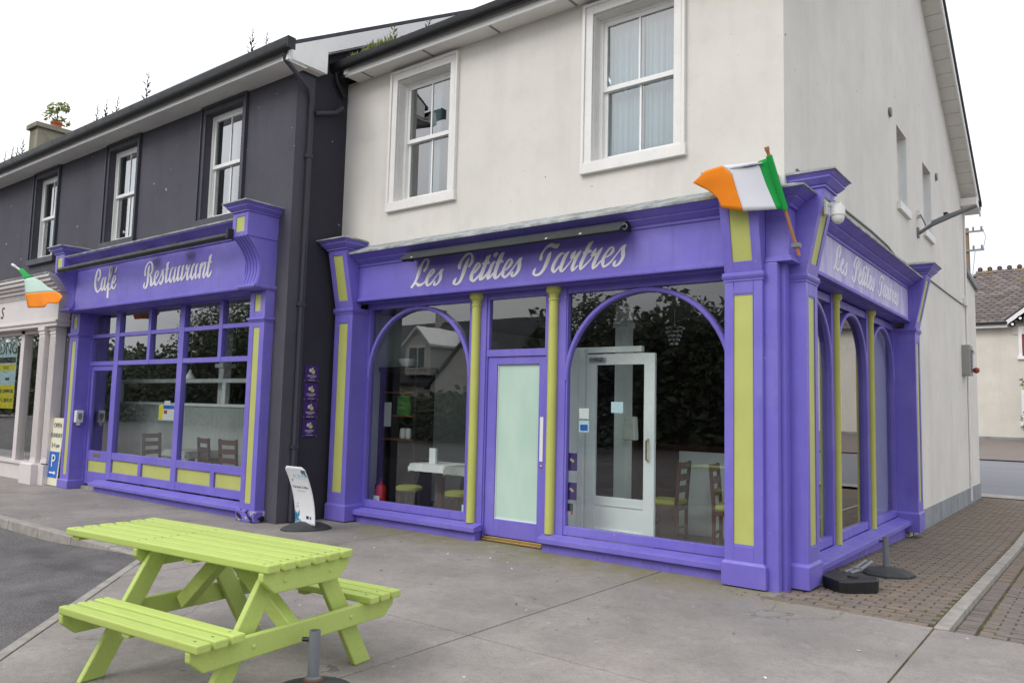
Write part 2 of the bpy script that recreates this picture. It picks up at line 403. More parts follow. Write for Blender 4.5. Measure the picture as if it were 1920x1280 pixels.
def share(o, mesh_src, name, loc, parent, rot=None):
    c = bpy.data.objects.new(name, mesh_src); col.objects.link(c)
    if parent: c.parent = parent; c.matrix_parent_inverse = parent.matrix_basis.inverted()
    c.location = loc
    if rot: c.rotation_euler = rot
    return c
def text(name, s_, size, loc, rot, mat, parent, sx=1.0, ext=.002, align='CENTER', shear=0):
    cu = bpy.data.curves.new(name, 'FONT'); cu.body = s_; cu.size = size; cu.extrude = ext; cu.align_x = align; cu.shear = shear; cu.resolution_u = 3
    t_ = bpy.data.objects.new(name, cu); col.objects.link(t_); dg = bpy.context.evaluated_depsgraph_get()
    me = bpy.data.meshes.new_from_object(t_.evaluated_get(dg)); bpy.data.objects.remove(t_); bpy.data.curves.remove(cu)
    me.name = name; me.materials.clear(); me.materials.append(MATS[mat]); o = bpy.data.objects.new(name, me); col.objects.link(o)
    M_ = Matrix.Translation(loc) @ rot.to_4x4() @ Matrix.Diagonal((sx, 1, 1, 1))
    for v in me.vertices: v.co = M_ @ v.co
    if parent: o.parent = parent; o.matrix_parent_inverse = parent.matrix_basis.inverted()
    return o
RF = Matrix(((1,0,0),(0,0,-1),(0,1,0)))            # text on a wall facing -Y
RS = Matrix(((0,0,1),(1,0,0),(0,1,0)))             # text on a wall facing +X
def catmull(P, n):
    out = []
    for i in range(len(P)-1):
        p0, p1, p2, p3 = P[max(i-1,0)], P[i], P[i+1], P[min(i+2,len(P)-1)]
        for k in range(n):
            t_ = k/n; out.append([.5*(2*b+(c-a_)*t_+(2*a_-5*b+4*c-e)*t_*t_+(3*b-a_-3*c+e)*t_**3) for a_, b, c, e in zip(p0, p1, p2, p3)])
    return out+[list(P[-1])]
def lettering(data, T, mat, parent, fn=lambda u, v: (u, v)):
    for li, (ch, strokes) in enumerate(data):
        mb = MB(T)
        for k, row in enumerate(strokes):
            P = [[q/1000 for q in row[i:i+4]] for i in range(0, len(row), 4)]
            S_ = catmull(P, 4); d1 = .004+.0006*((li % 2)*3+k); vs = []; fs = []
            for q in S_:
                (a_, b), (c, e) = fn(q[0], q[1]), fn(q[2], q[3])
                vs += [(a_, d1, b), (c, d1, e), (a_, 0, b), (c, 0, e)]
            for i in range(len(S_)-1):
                o = 4*i; fs += [(o,o+1,o+5,o+4), (o,o+4,o+6,o+2), (o+1,o+3,o+7,o+5)]
            m_ = 4*(len(S_)-1); fs += [(0,2,3,1), (m_,m_+1,m_+3,m_+2)]
            mb.add(vs, fs)
        mb.build('letter', mat, parent, recalc=False)
SIGN_MAIN=[('L',[[-4684,3371,-4713,3389,-4657,3392,-4692,3411,-4626,3432,-4664,3448,-4601,3491,-4640,3499,-4615,3538,-4644,3531,-4659,3555,-4648,3539,-4717,3523,-4692,3508,-4779,3454,-4731,3436,-4815,3374,-4758,3355,-4842,3297,-4803,3282,-4883,3237,-4849,3219,-4934,3189,-4901,3169],[-4874,3211,-4886,3231,-4832,3217,-4829,3248,-4788,3184,-4777,3226,-4723,3194,-4742,3224,-4676,3224,-4692,3238,-4645,3256,-4656,3263]]),
('e',[[-4595,3280,-4610,3292,-4537,3318,-4560,3333,-4494,3362,-4530,3375,-4504,3398,-4523,3385,-4550,3399,-4532,3384,-4603,3355,-4572,3339,-4654,3287,-4600,3270,-4666,3224,-4610,3221,-4625,3176,-4613,3204,-4560,3192,-4581,3211,-4515,3236,-4532,3247,-4458,3296,-4471,3305,-4405,3342,-4418,3351,-4372,3375,-4386,3384]]),
('s',[[-4344,3385,-4339,3379,-4393,3376,-4357,3357,-4415,3324,-4366,3314,-4415,3280,-4368,3267,-4434,3228,-4405,3212,-4474,3197,-4458,3179,-4496,3196,-4512,3176,-4483,3201,-4520,3212,-4479,3236,-4492,3241]]),
('P',[[-4058,3352,-4090,3357,-4046,3379,-4098,3393,-4033,3431,-4070,3448,-3991,3483,-4018,3501,-3938,3520,-3958,3543,-3906,3527,-3900,3549,-3883,3503,-3846,3512,-3880,3462,-3836,3453,-3895,3416,-3862,3400,-3929,3371,-3908,3358],[-3908,3492,-3900,3487,-3962,3442,-3925,3426,-3997,3381,-3944,3363,-4024,3314,-3971,3296,-4048,3247,-4006,3229,-4079,3197,-4048,3175,-4120,3173,-4111,3150,-4139,3180,-4172,3167,-4127,3195,-4171,3211,-4110,3248,-4121,3253]]),
('e',[[-3813,3275,-3831,3287,-3762,3315,-3791,3333,-3717,3367,-3753,3380,-3743,3407,-3750,3387,-3795,3399,-3770,3380,-3849,3335,-3812,3318,-3891,3261,-3838,3246,-3892,3199,-3840,3208,-3829,3169,-3837,3198,-3778,3198,-3802,3218,-3731,3242,-3751,3255,-3698,3285,-3716,3295]]),
('t',[[-3565,3491,-3558,3486,-3622,3475,-3577,3447,-3652,3427,-3600,3405,-3678,3373,-3627,3353,-3712,3304,-3659,3284,-3744,3238,-3687,3221,-3732,3179,-3703,3208,-3665,3193,-3686,3215,-3617,3237,-3637,3251,-3592,3271,-3607,3280],[-3690,3375,-3695,3398,-3628,3374,-3636,3404,-3573,3379,-3582,3408]]),
('i',[[-3497,3406,-3489,3400,-3553,3376,-3513,3355,-3589,3314,-3542,3296,-3624,3238,-3572,3223,-3610,3180,-3591,3204,-3552,3202,-3573,3220,-3508,3252,-3522,3261],[-3465,3515,-3443,3495,-3510,3499,-3466,3466,-3526,3467,-3493,3447]]),
('t',[[-3355,3501,-3348,3496,-3414,3481,-3366,3453,-3443,3429,-3390,3406,-3475,3365,-3422,3345,-3506,3283,-3455,3268,-3520,3220,-3465,3212,-3489,3174,-3480,3202,-3433,3191,-3454,3211,-3395,3230,-3412,3241,-3370,3262,-3384,3271],[-3477,3365,-3484,3384,-3423,3367,-3434,3394,-3358,3378,-3370,3406]]),
('e',[[-3319,3267,-3333,3278,-3259,3304,-3287,3324,-3215,3358,-3253,3371,-3235,3407,-3249,3391,-3290,3403,-3268,3383,-3347,3340,-3316,3325,-3386,3267,-3340,3252,-3393,3214,-3344,3219,-3340,3174,-3341,3204,-3282,3200,-3304,3219,-3233,3254,-3249,3265,-3182,3309,-3196,3318,-3130,3369,-3144,3378]]),
('s',[[-3080,3409,-3074,3404,-3132,3389,-3090,3369,-3143,3344,-3089,3335,-3144,3303,-3093,3290,-3158,3254,-3122,3235,-3197,3211,-3174,3189,-3221,3202,-3229,3179,-3215,3210,-3251,3221,-3203,3245,-3213,3251]]),
('T',[[-2802,3336,-2828,3345,-2782,3364,-2827,3378,-2779,3413,-2804,3424,-2752,3450,-2771,3465,-2705,3482,-2724,3507,-2658,3484,-2666,3529,-2626,3468,-2613,3520,-2575,3461,-2601,3509,-2546,3512,-2550,3515],[-2669,3431,-2659,3425,-2706,3404,-2663,3384,-2730,3353,-2680,3333,-2753,3298,-2708,3278,-2783,3240,-2749,3219,-2824,3198,-2802,3173,-2872,3186,-2872,3159,-2887,3197,-2923,3189,-2883,3222,-2913,3234,-2872,3256,-2879,3261]]),
('a',[[-2480,3399,-2479,3386,-2519,3404,-2507,3384,-2567,3378,-2541,3357,-2618,3321,-2581,3301,-2651,3260,-2608,3245,-2656,3208,-2611,3209,-2616,3174,-2619,3197,-2573,3201,-2590,3216,-2534,3243,-2548,3254],[-2410,3411,-2404,3406,-2468,3383,-2434,3361,-2506,3322,-2465,3303,-2537,3254,-2492,3238,-2543,3200,-2505,3198,-2504,3174,-2512,3191,-2455,3208,-2470,3222,-2412,3254,-2424,3263,-2367,3301,-2379,3310]]),
('r',[[-2329,3407,-2319,3400,-2372,3383,-2332,3358,-2394,3346,-2354,3327,-2393,3315,-2374,3308],[-2378,3310,-2390,3330,-2342,3317,-2355,3346,-2310,3321,-2317,3347],[-2253,3405,-2247,3401,-2300,3376,-2268,3355,-2337,3332,-2299,3312,-2366,3268,-2328,3252,-2387,3216,-2345,3205,-2371,3170,-2359,3190,-2328,3187,-2343,3203,-2285,3228,-2298,3239]]),
('t',[[-2094,3492,-2090,3488,-2148,3476,-2115,3450,-2182,3430,-2140,3408,-2211,3371,-2170,3351,-2244,3309,-2205,3291,-2275,3245,-2229,3232,-2262,3176,-2240,3202,-2206,3204,-2222,3220,-2160,3243,-2173,3255,-2101,3299,-2113,3308],[-2219,3354,-2229,3376,-2167,3360,-2179,3392,-2110,3368,-2119,3399]]),
('r',[[-2058,3407,-2047,3400,-2096,3379,-2059,3357,-2118,3338,-2087,3321,-2121,3316,-2106,3308],[-2102,3313,-2112,3331,-2062,3319,-2075,3348,-2025,3328,-2035,3354],[-1975,3408,-1969,3404,-2020,3378,-1989,3358,-2062,3326,-2023,3305,-2086,3274,-2048,3257,-2108,3225,-2068,3213,-2100,3172,-2083,3192,-2049,3189,-2065,3206,-2012,3225,-2027,3237,-1980,3257,-1991,3266]]),
('e',[[-1925,3281,-1933,3290,-1868,3305,-1886,3323,-1823,3346,-1856,3362,-1831,3395,-1849,3384,-1877,3400,-1862,3381,-1926,3355,-1905,3340,-1974,3293,-1939,3277,-1989,3232,-1947,3228,-1961,3176,-1948,3200,-1906,3193,-1920,3212,-1856,3228,-1870,3241,-1807,3284,-1820,3294,-1763,3331,-1775,3340,-1722,3382,-1734,3391]]),
('s',[[-1677,3408,-1674,3404,-1720,3396,-1688,3375,-1737,3357,-1694,3347,-1740,3311,-1690,3304,-1736,3275,-1701,3261,-1762,3225,-1739,3208,-1798,3197,-1785,3177,-1816,3196,-1833,3177,-1809,3206,-1841,3219,-1797,3243,-1804,3247]])]
SIGN_CAFE=[('C',[[-11448,3641,-11492,3644,-11438,3669,-11513,3688,-11401,3706,-11449,3718,-11394,3768,-11444,3772,-11423,3833,-11468,3829,-11501,3860,-11478,3840,-11558,3822,-11510,3809,-11603,3742,-11540,3731,-11627,3654,-11551,3645,-11614,3567,-11539,3565,-11568,3488,-11499,3496,-11480,3438,-11477,3473,-11393,3469,-11435,3486,-11343,3527,-11378,3536,-11316,3572,-11345,3580]]),
('a',[[-11236,3683,-11248,3670,-11291,3696,-11262,3678,-11343,3656,-11292,3645,-11373,3575,-11311,3567,-11368,3502,-11307,3499,-11304,3452,-11323,3476,-11248,3502,-11283,3512,-11214,3564,-11250,3572],[-11193,3699,-11177,3694,-11242,3659,-11187,3648,-11254,3577,-11199,3570,-11264,3501,-11203,3497,-11190,3451,-11218,3473,-11137,3512,-11166,3519,-11098,3572,-11127,3580]]),
('f',[[-11060,3581,-11096,3588,-11026,3670,-11062,3678,-10985,3760,-11021,3766,-10991,3837,-11026,3838,-11051,3864,-11030,3847,-11090,3830,-11047,3822,-11104,3727,-11050,3719,-11118,3613,-11057,3604,-11134,3498,-11067,3490,-11127,3327,-11060,3321],[-11101,3481,-11075,3494,-11025,3454,-11048,3473,-10970,3504,-10997,3513]]),
('e',[[-10928,3535,-10954,3544,-10859,3586,-10898,3597,-10822,3648,-10869,3655,-10850,3692,-10875,3682,-10919,3691,-10887,3679,-10965,3624,-10917,3615,-10989,3544,-10929,3537,-10970,3486,-10921,3491,-10886,3453,-10904,3476,-10825,3492,-10857,3503,-10799,3544,-10815,3548],[-10832,3837,-10807,3829,-10883,3791,-10836,3777,-10909,3739,-10884,3732]]),
('R',[[-9839,3591,-9877,3595,-9827,3627,-9889,3635,-9835,3703,-9877,3711,-9798,3764,-9834,3777,-9743,3798,-9769,3817,-9712,3796,-9689,3815,-9674,3762,-9622,3765,-9660,3705,-9605,3697,-9673,3643,-9629,3630,-9720,3609,-9684,3593],[-9724,3601,-9680,3605,-9684,3543,-9631,3542,-9687,3479,-9620,3474,-9662,3411,-9612,3426,-9582,3428,-9614,3441,-9554,3475,-9581,3483],[-9743,3755,-9721,3750,-9781,3707,-9723,3697,-9784,3631,-9728,3623,-9788,3536,-9727,3528,-9794,3454,-9744,3442,-9838,3402,-9806,3379,-9852,3419,-9892,3417,-9847,3457,-9889,3464,-9842,3490,-9862,3495]]),
('e',[[-9497,3512,-9522,3521,-9444,3559,-9478,3569,-9423,3611,-9459,3615,-9455,3654,-9471,3642,-9514,3643,-9481,3631,-9555,3584,-9515,3575,-9569,3508,-9519,3503,-9552,3436,-9500,3440,-9478,3405,-9497,3428,-9422,3444,-9454,3456,-9379,3503,-9404,3510,-9334,3569,-9360,3576,-9304,3641,-9336,3648]]),
('s',[[-9300,3662,-9283,3658,-9335,3624,-9282,3616,-9327,3570,-9268,3566,-9316,3516,-9265,3508,-9335,3455,-9292,3443,-9366,3431,-9342,3409,-9352,3434,-9396,3436,-9361,3476,-9379,3478]]),
('t',[[-9136,3763,-9122,3758,-9195,3734,-9142,3721,-9206,3664,-9148,3654,-9216,3581,-9163,3573,-9226,3498,-9167,3492,-9203,3426,-9166,3441,-9124,3452,-9155,3464,-9090,3501,-9114,3509],[-9219,3633,-9231,3652,-9114,3638,-9129,3661]]),
('a',[[-8995,3662,-8980,3648,-9048,3652,-9018,3639,-9090,3594,-9049,3585,-9109,3516,-9062,3510,-9102,3448,-9055,3448,-9041,3416,-9066,3435,-8998,3466,-9026,3475,-8963,3518,-8988,3525],[-8912,3668,-8899,3664,-8962,3619,-8918,3609,-8974,3542,-8929,3534,-8983,3468,-8938,3464,-8945,3414,-8948,3434,-8887,3456,-8914,3466,-8859,3500,-8884,3507]]),
('u',[[-8792,3668,-8781,3662,-8858,3645,-8807,3630,-8867,3579,-8816,3571,-8876,3506,-8825,3501,-8858,3425,-8816,3435,-8779,3448,-8809,3459,-8738,3505,-8762,3512],[-8687,3669,-8675,3664,-8741,3642,-8690,3629,-8750,3578,-8699,3569,-8762,3506,-8712,3500,-8742,3422,-8707,3438,-8664,3461,-8694,3472,-8624,3522,-8648,3529,-8606,3561,-8626,3567]]),
('r',[[-8619,3665,-8586,3658,-8645,3616,-8590,3611,-8615,3577,-8572,3582],[-8520,3659,-8508,3655,-8567,3617,-8529,3606,-8598,3556,-8549,3546,-8613,3484,-8559,3478,-8572,3413,-8563,3438,-8508,3461,-8538,3472,-8469,3512,-8491,3520]]),
('a',[[-8386,3666,-8365,3653,-8442,3643,-8400,3627,-8479,3582,-8430,3570,-8496,3510,-8446,3503,-8484,3448,-8436,3448,-8430,3411,-8452,3429,-8387,3460,-8417,3470,-8356,3511,-8379,3519],[-8297,3658,-8285,3653,-8355,3624,-8306,3611,-8367,3552,-8319,3544,-8374,3481,-8329,3476,-8351,3416,-8332,3433,-8283,3450,-8311,3462,-8251,3493,-8273,3501]]),
('n',[[-8185,3666,-8173,3662,-8236,3631,-8189,3618,-8256,3569,-8203,3559,-8262,3498,-8214,3491,-8264,3421,-8219,3416],[-8217,3543,-8239,3550,-8164,3597,-8194,3609,-8112,3638,-8145,3656,-8116,3652,-8080,3653,-8127,3601,-8080,3592,-8147,3533,-8100,3524,-8164,3468,-8117,3461,-8129,3409,-8126,3430,-8070,3450,-8099,3461,-8040,3501,-8062,3508]]),
('t',[[-7943,3756,-7932,3751,-8001,3731,-7947,3715,-8015,3669,-7959,3658,-8034,3601,-7980,3590,-8052,3524,-8000,3515,-8051,3456,-8003,3453,-8002,3409,-8005,3435,-7943,3442,-7978,3456,-7908,3507,-7921,3512],[-8032,3622,-8044,3645,-7919,3628,-7933,3652]])]
# ================================================================== THE SETTING
def ss(x): x = max(0, min(1, x)); return x*x*(3-2*x)
def alley_z(y): return 0 if y < 0 else (-.15*y/6 if y < 6 else -.15-.025*(min(y, 14)-6)/8)
struct(MB().box(-400, 400, -400, 400, -.9, -.6).build('ground', 'ground_far'))
struct(MB().box(-70, 70, -70, -9.0, -.3, -.125).build('road', 'asphalt'))
def carpark():
    mb = MB(); nx, ny = 90, 36; x0, x1, y0, y1 = -40, -1.8, -9.0, -3.0
    f = lambda x, y: -.018-.1*ss((((x+5.33)*-.662+(y+3.39)*-.75)-.02)/1.6)
    vs = []
    for j in range(ny+1):
        for i in range(nx+1):
            x = x0+(x1-x0)*(1-(1-i/nx)**2.0); y = y0+(y1-y0)*j/ny; vs.append((x, y, f(x, y)))
    mb.add(vs, [(j*(nx+1)+i, j*(nx+1)+i+1, (j+1)*(nx+1)+i+1, (j+1)*(nx+1)+i) for j in range(ny) for i in range(nx)])
    return struct(mb.build('car_park', 'asphalt', smooth=True))
carpark()
pav = MB().add([(-5.4,-3.0,-.009),(6.5,-3.0,-.009),(6.5,-.46,-.009),(0,-.46,-.009),(0,.45,-.009),(-22,.45,-.009),(-22,-3.0,-.009)], [(0,1,2,3,4,5,6)])
pav.add([(-5.2,-3.42,-.009),(-4.78,-3.001,-.009),(6.5,-3.001,-.009),(6.5,-9.0,-.009),(.3,-9.0,-.009),(-2.28,-6.0,-.009)], [(0,1,2,3,4,5)])
pavement = struct(pav.build('pavement', 'joint_dirt'))
G = .007
def slab(poly, z=0):
    o = MB().prism(poly, z-.09, z, 2).build('slab', 'concrete', pavement, bevel=.005); return o
def rect(x0, x1, y0, y1): return [(x0+G, y0+G), (x1-G, y0+G), (x1-G, y1-G), (x0+G, y1-G)]
for x0, x1 in ((-22, -18.8), (-18.8, -15.3), (-15.3, -11.8), (-11.8, -8.3)): slab(rect(x0, x1, -3.03, -.78))
slab([(-8.3+G,-3.03),(-4.78-G,-3.03),(-4.78-G,.2),(-6.44,.2),(-6.44,-.78),(-8.3+G,-.78)])
slab(rect(-4.78, -1.27, -3.0, .2))
slab([(-1.27+G,-3.0+G),(1.265-G,-3.0+G),(1.265-G,-.42),(.10,-.36),(-.02,-.30),(-.02,.2),(-1.27+G,.2)])
slab(rect(1.265, 3.8, -3.0, -.45)); slab(rect(3.8, 6.3, -3.0, -.45))
slab([(-5.36,-3.03-G),(-4.78-G,-3.03-G),(-4.78-G,-3.76),(-5.2,-3.385)])
slab([(-4.78+G,-3.0-G),(-1.27-G,-3.0-G),(-1.27-G,-6.0+G),(-2.28,-6.0+G),(-4.78+G,-3.76)])
for x0, x1 in ((-1.27, 1.265), (1.265, 3.8), (3.8, 6.3)): slab(rect(x0, x1, -6.0, -3.0)); slab(rect(x0, x1, -9.0, -6.0))
slab([(-2.27,-6.0-G),(-1.27-G,-6.0-G),(-1.27-G,-7.1)])
# kerb to the car park and the flush edging that leaves it on the diagonal
kerb = struct(MB().box(-22, -5.5, -3.145, -3.04, -.3, -.04).build('kerb', 'joint_dirt'))
x = -5.40
while x > -21:
    L = .91; z1 = 0.002 if x < -5.6 else -.005
    MB().frus((x-L+.004, x-.004, -3.165, -3.034), (x-L+.004, x-.004, -3.15, -3.034), -.2, z1).build('kerb_stone', 'kerb_concrete', kerb, bevel=.012); x -= L
edging = struct(MB().prism([(-5.48,-3.28),(-5.40,-3.18),(-2.0,-6.22),(-2.1,-6.32)], -.3, -.02, 2).build('edging_strip', 'joint_dirt'))
d_ = Vector((.745, -.667, 0)); n_ = Vector((.667, .745, 0)); p_ = Vector((-5.42, -3.245, 0)); s_ = 0
for k in range(5):
    L = .915; a_ = p_+d_*(s_+.004); b_ = p_+d_*(s_+L-.004)
    q = [a_-n_*.042, b_-n_*.042, b_+n_*.036, a_+n_*.036]
    MB().prism([(v.x, v.y) for v in q], -.2, .001, 2).build('kerb_stone', 'kerb_concrete', edging, bevel=.006); s_ += L
# ---- alley of brick pavers beside the shop
def sheet(name, x0, x1, ys, zf, mat, dz=0):
    vs = []; fs = []
    for y in ys: vs += [(x0, y, zf(y)+dz), (x1, y, zf(y)+dz)]
    for i in range(len(ys)-1): fs.append((2*i, 2*i+1, 2*i+3, 2*i+2))
    return MB().add(vs, fs).build(name, mat)
ysA = [-.45, 0, 1, 2, 3, 4, 5, 6, 8, 10, 12, 14.3]
alley = struct(sheet('brick_paving', -.3, 1.3, ysA, alley_z, 'joint_dirt', -.006))
sheet('bedding', 1.3, 6.5, ysA, alley_z, 'joint_dirt', -.057).parent = alley
def brick_mesh(name, mat, lx=.2, ly=.1):
    g = .0048; mb = MB().frus((-lx/2+g, lx/2-g, -ly/2+g, ly/2-g), (-lx/2+g+.005, lx/2-g-.005, -ly/2+g+.005, ly/2-g-.005), -.05, 0)
    me = bpy.data.meshes.new(name); me.from_pydata(mb.v, [], mb.f); me.materials.append(MATS[mat]); return me, mb
bmA, bgA = brick_mesh('brick', 'brick_paver'); bmB, bgB = brick_mesh('brick', 'brick_paver_grey'); bmS, bgS = brick_mesh('brick', 'brick_paver_grey', .145, .1)
spots = []
j = 0; y = -.36
while y < 14.2:
    xx = .02-.2+(.1 if j % 2 else 0)
    while xx < 1.25:
        c = xx+.1
        if c+.1 <= 1.262 and (y > -.34 or c > .12): spots.append((c, y, alley_z(y), 0))
        elif c < 1.25 and c-.1 < 1.2 and 1.258-(c-.1) > .05: spots.append((c, y, alley_z(y), -(1.258-(c-.1))))   # cut brick
        xx += .2
    spots.append((1.372+.075, y, alley_z(y)-.045, 1))
    xx = 1.53+(.1 if j % 2 else 0)
    if j % 2: spots.append((1.63, y, alley_z(y)-.05, -.1))
    while xx < 4.6: spots.append((xx+.1, y, alley_z(y)-.05, 2)); xx += .2
    y += .1; j += 1
def vis(s):          # roughly how large it shows: near and inside the picture first
    x_, y_ = s[0], s[1]; return math.hypot(x_-2.37, y_+7.32)+(50 if (x_ > .62+.17*(y_+7.3) and y_ < 10) else 0)
spots.sort(key=vis)
rest = MB(); rnd = random.Random(3)
for i, (bx_, by_, bz_, k) in enumerate(spots):
    dz = rnd.uniform(-.004, .003)
    if i < 300:
        me = bmS if k == 1 else (bmB if (k == 2 or rnd.random() < .15) else bmA)
        o = share(None, me, 'brick', (bx_, by_, bz_+dz), alley, (rnd.uniform(-.02, .02), rnd.uniform(-.02, .02), rnd.uniform(-.02, .02)))
        if k < 0: o.scale = (-k/.2, 1, 1); o.location.x = bx_-.1-k/2
    else:
        g_ = bgS if k == 1 else bgA; sx = 1; ox = bx_
        if k < 0: sx = -k/.2; ox = bx_-.1-k/2
        rest.add([(v[0]*sx+ox, v[1]+by_, v[2]+bz_+dz) for v in g_.v], g_.f)
stuff(rest.build('brick_field', 'brick_paver', alley, recalc=False))
akerb = struct(sheet('alley_kerb', 1.27, 1.36, ysA, alley_z, 'joint_dirt', -.04)); y = -.43
while y < 14:
    z0, z1 = alley_z(y), alley_z(y+.9)
    MB().add([(1.262,y+.004,z0-.1),(1.372,y+.004,z0-.1),(1.372,y+.896,z1-.1),(1.262,y+.896,z1-.1),(1.262,y+.004,z0+.006),(1.366,y+.004,z0+.004),(1.366,y+.896,z1+.004),(1.262,y+.896,z1+.006)],
             [(0,3,2,1),(4,5,6,7),(0,1,5,4),(1,2,6,5),(2,3,7,6),(3,0,4,7)]).build('kerb_stone', 'kerb_concrete', akerb, bevel=.006); y += .9
far_z = lambda y: -.17+.0485*(y-14)
struct(sheet('side_road', -40, 60, [14.1, 23.6], far_z, 'far_asphalt', -.012))
struct(sheet('far_forecourt', -40, 60, [23.5, 60], far_z, 'brick_paver_grey', .03))
struct(sheet('side_pavement_edge', -40, 60, [14.0, 14.6], far_z, 'kerb_concrete', .012))

# ================================================================== CREAM BUILDING
XL = -6.456
cream = thing('cream_building', 'cream rendered two storey corner building with white framed upper windows', 'building', (0, 0, 0))
winF = [(-5.494, -4.234), (-2.296, -1.02)]
holes = [(a_+.13, b_-.13, 4.42, 6.155) for a_, b_ in winF]
MB(FRONT()).holed([XL, 0], [3.058, 6.37], holes, -.3, 0).build('front_wall', 'cream_render', cream)
winS = [(5.2, 5.95), (7.3, 8.1)]
sh = [(a_, b_, 4.87, 6.05) for a_, b_ in winS]
MB(SIDE()).holed([.3, 12.19], [3.058, 6.37], sh, -.3, 0).build('side_wall', 'cream_render', cream)
MB(SIDE()).box(5.62, 12.19, -.3, -.0, -.3, 3.058).build('side_wall', 'cream_render', cream)
RS_ = .58
gz = lambda y: 6.37+RS_*min(y, 12.19-y)
MB().prism([(0,6.37),(12.19,6.37),(6.095,gz(6.095))], -.3, 0, 0).build('gable_wall', 'cream_render', cream)
MB(SIDE()).box(5.85, 13.86, -.2, .014, -.4, .165).build('plinth', 'grey_render', cream)
MB().box(-3, -.004, 12.19, 13.85, -.4, 4.70).prism([(12.19,4.70),(13.85,4.70),(12.19,4.86)], -3, -.004, 0).build('rear_extension', 'cream_render', cream)
MB().prism([(12.16,4.865),(13.93,4.70),(13.93,4.82),(12.16,4.985)], -3, .06, 0).build('coping', 'grey_render', cream)
# party wall and rear wall closing the shell
MB().box(XL, XL+.02, 0.3, 12.19, 0, 6.3).box(XL, -.3, 11.9, 12.17, -.3, 6.36).build('rear_wall', 'interior_wall', cream)
# roof, verge, eaves
rz = lambda y: 6.50+RS_*y
roof = MB().prism([(-.24,rz(-.24)),(6.095,rz(6.095)),(12.43,rz(-.24)),(12.43,rz(-.24)+.1),(6.095,rz(6.095)+.1),(-.24,rz(-.24)+.1)], XL+.06, .34, 0).build('roof', 'slate', cream)
for sgn in (0, 1):
    T_ = (lambda y: y) if sgn == 0 else (lambda y: 12.19-y)
    MB().add([(x_, T_(y_), z_) for x_ in (.28, .31) for y_, z_ in ((-.30,rz(-.30)-.17),(6.095,rz(6.095)-.17),(6.095,rz(6.095)-.003),(-.30,rz(-.30)-.003))],
             [(0,1,2,3),(4,5,6,7),(0,1,5,4),(1,2,6,5),(2,3,7,6),(3,0,4,7)]).build('bargeboard', 'white_upvc', cream)
    n = 22
    for k in range(n):       # tongue and groove verge soffit boards
        y0, y1 = -.28+k*6.36/n+.008, -.28+(k+1)*6.36/n-.008
        MB().add([(x_, T_(y_), rz(y_)-.13+dz_) for x_ in (0, .28) for y_, dz_ in ((y0,0),(y1,0),(y1,.02),(y0,.02))],
                 [(0,1,2,3),(4,5,6,7),(0,1,5,4),(1,2,6,5),(2,3,7,6),(3,0,4,7)]).build('soffit_board', 'white_trim', cream)
    if sgn: MB().box(0.004, .31, 11.75, 12.52, 6.28, 6.44).build('eaves_box', 'white_trim', cream)
MB().box(XL+.24, .31, -.27, -.245, 6.335, 6.47).build('fascia_board', 'white_upvc', cream)
MB().box(XL+.24, -.0, -.245, -.0, 6.345, 6.365).build('soffit', 'white_trim', cream)
for xv in (-5.9, -4.7, -3.55, -2.4, -1.2): MB().box(xv-.015, xv+.015, -.23, -.02, 6.338, 6.344).build('soffit_vent', 'ink_grey', cream)
def gutter(x0, x1, yb, zt, parent, h=.12, r=.062):
    prof = []; n = 8
    for k in range(n+1): a_ = math.pi*k/n; prof.append((yb-r-r*math.cos(a_)*-1, zt-h*(math.sin(a_)**.6)))
    inner = [(yb-r+(p[0]-yb+r)*.9, p[1]+.007 if 0 < i < n else p[1]) for i, p in enumerate(prof)]
    return MB().prism(prof+inner[::-1], x0, x1, 0).build('gutter', 'black_plastic', parent, smooth=True)
gutter(XL+.03, .32, -.272, 6.535, cream, .125)
MB().tube([(XL+.10,-.33,6.46),(XL+.10,-.30,6.30),(XL+.06,-.12,6.12)], .035, 10).build('drainpipe', 'black_plastic', cream)
MB().box(XL+.24, XL+.30, -.30, -.24, 6.36, 6.44).build('eaves_box', 'white_upvc', cream)
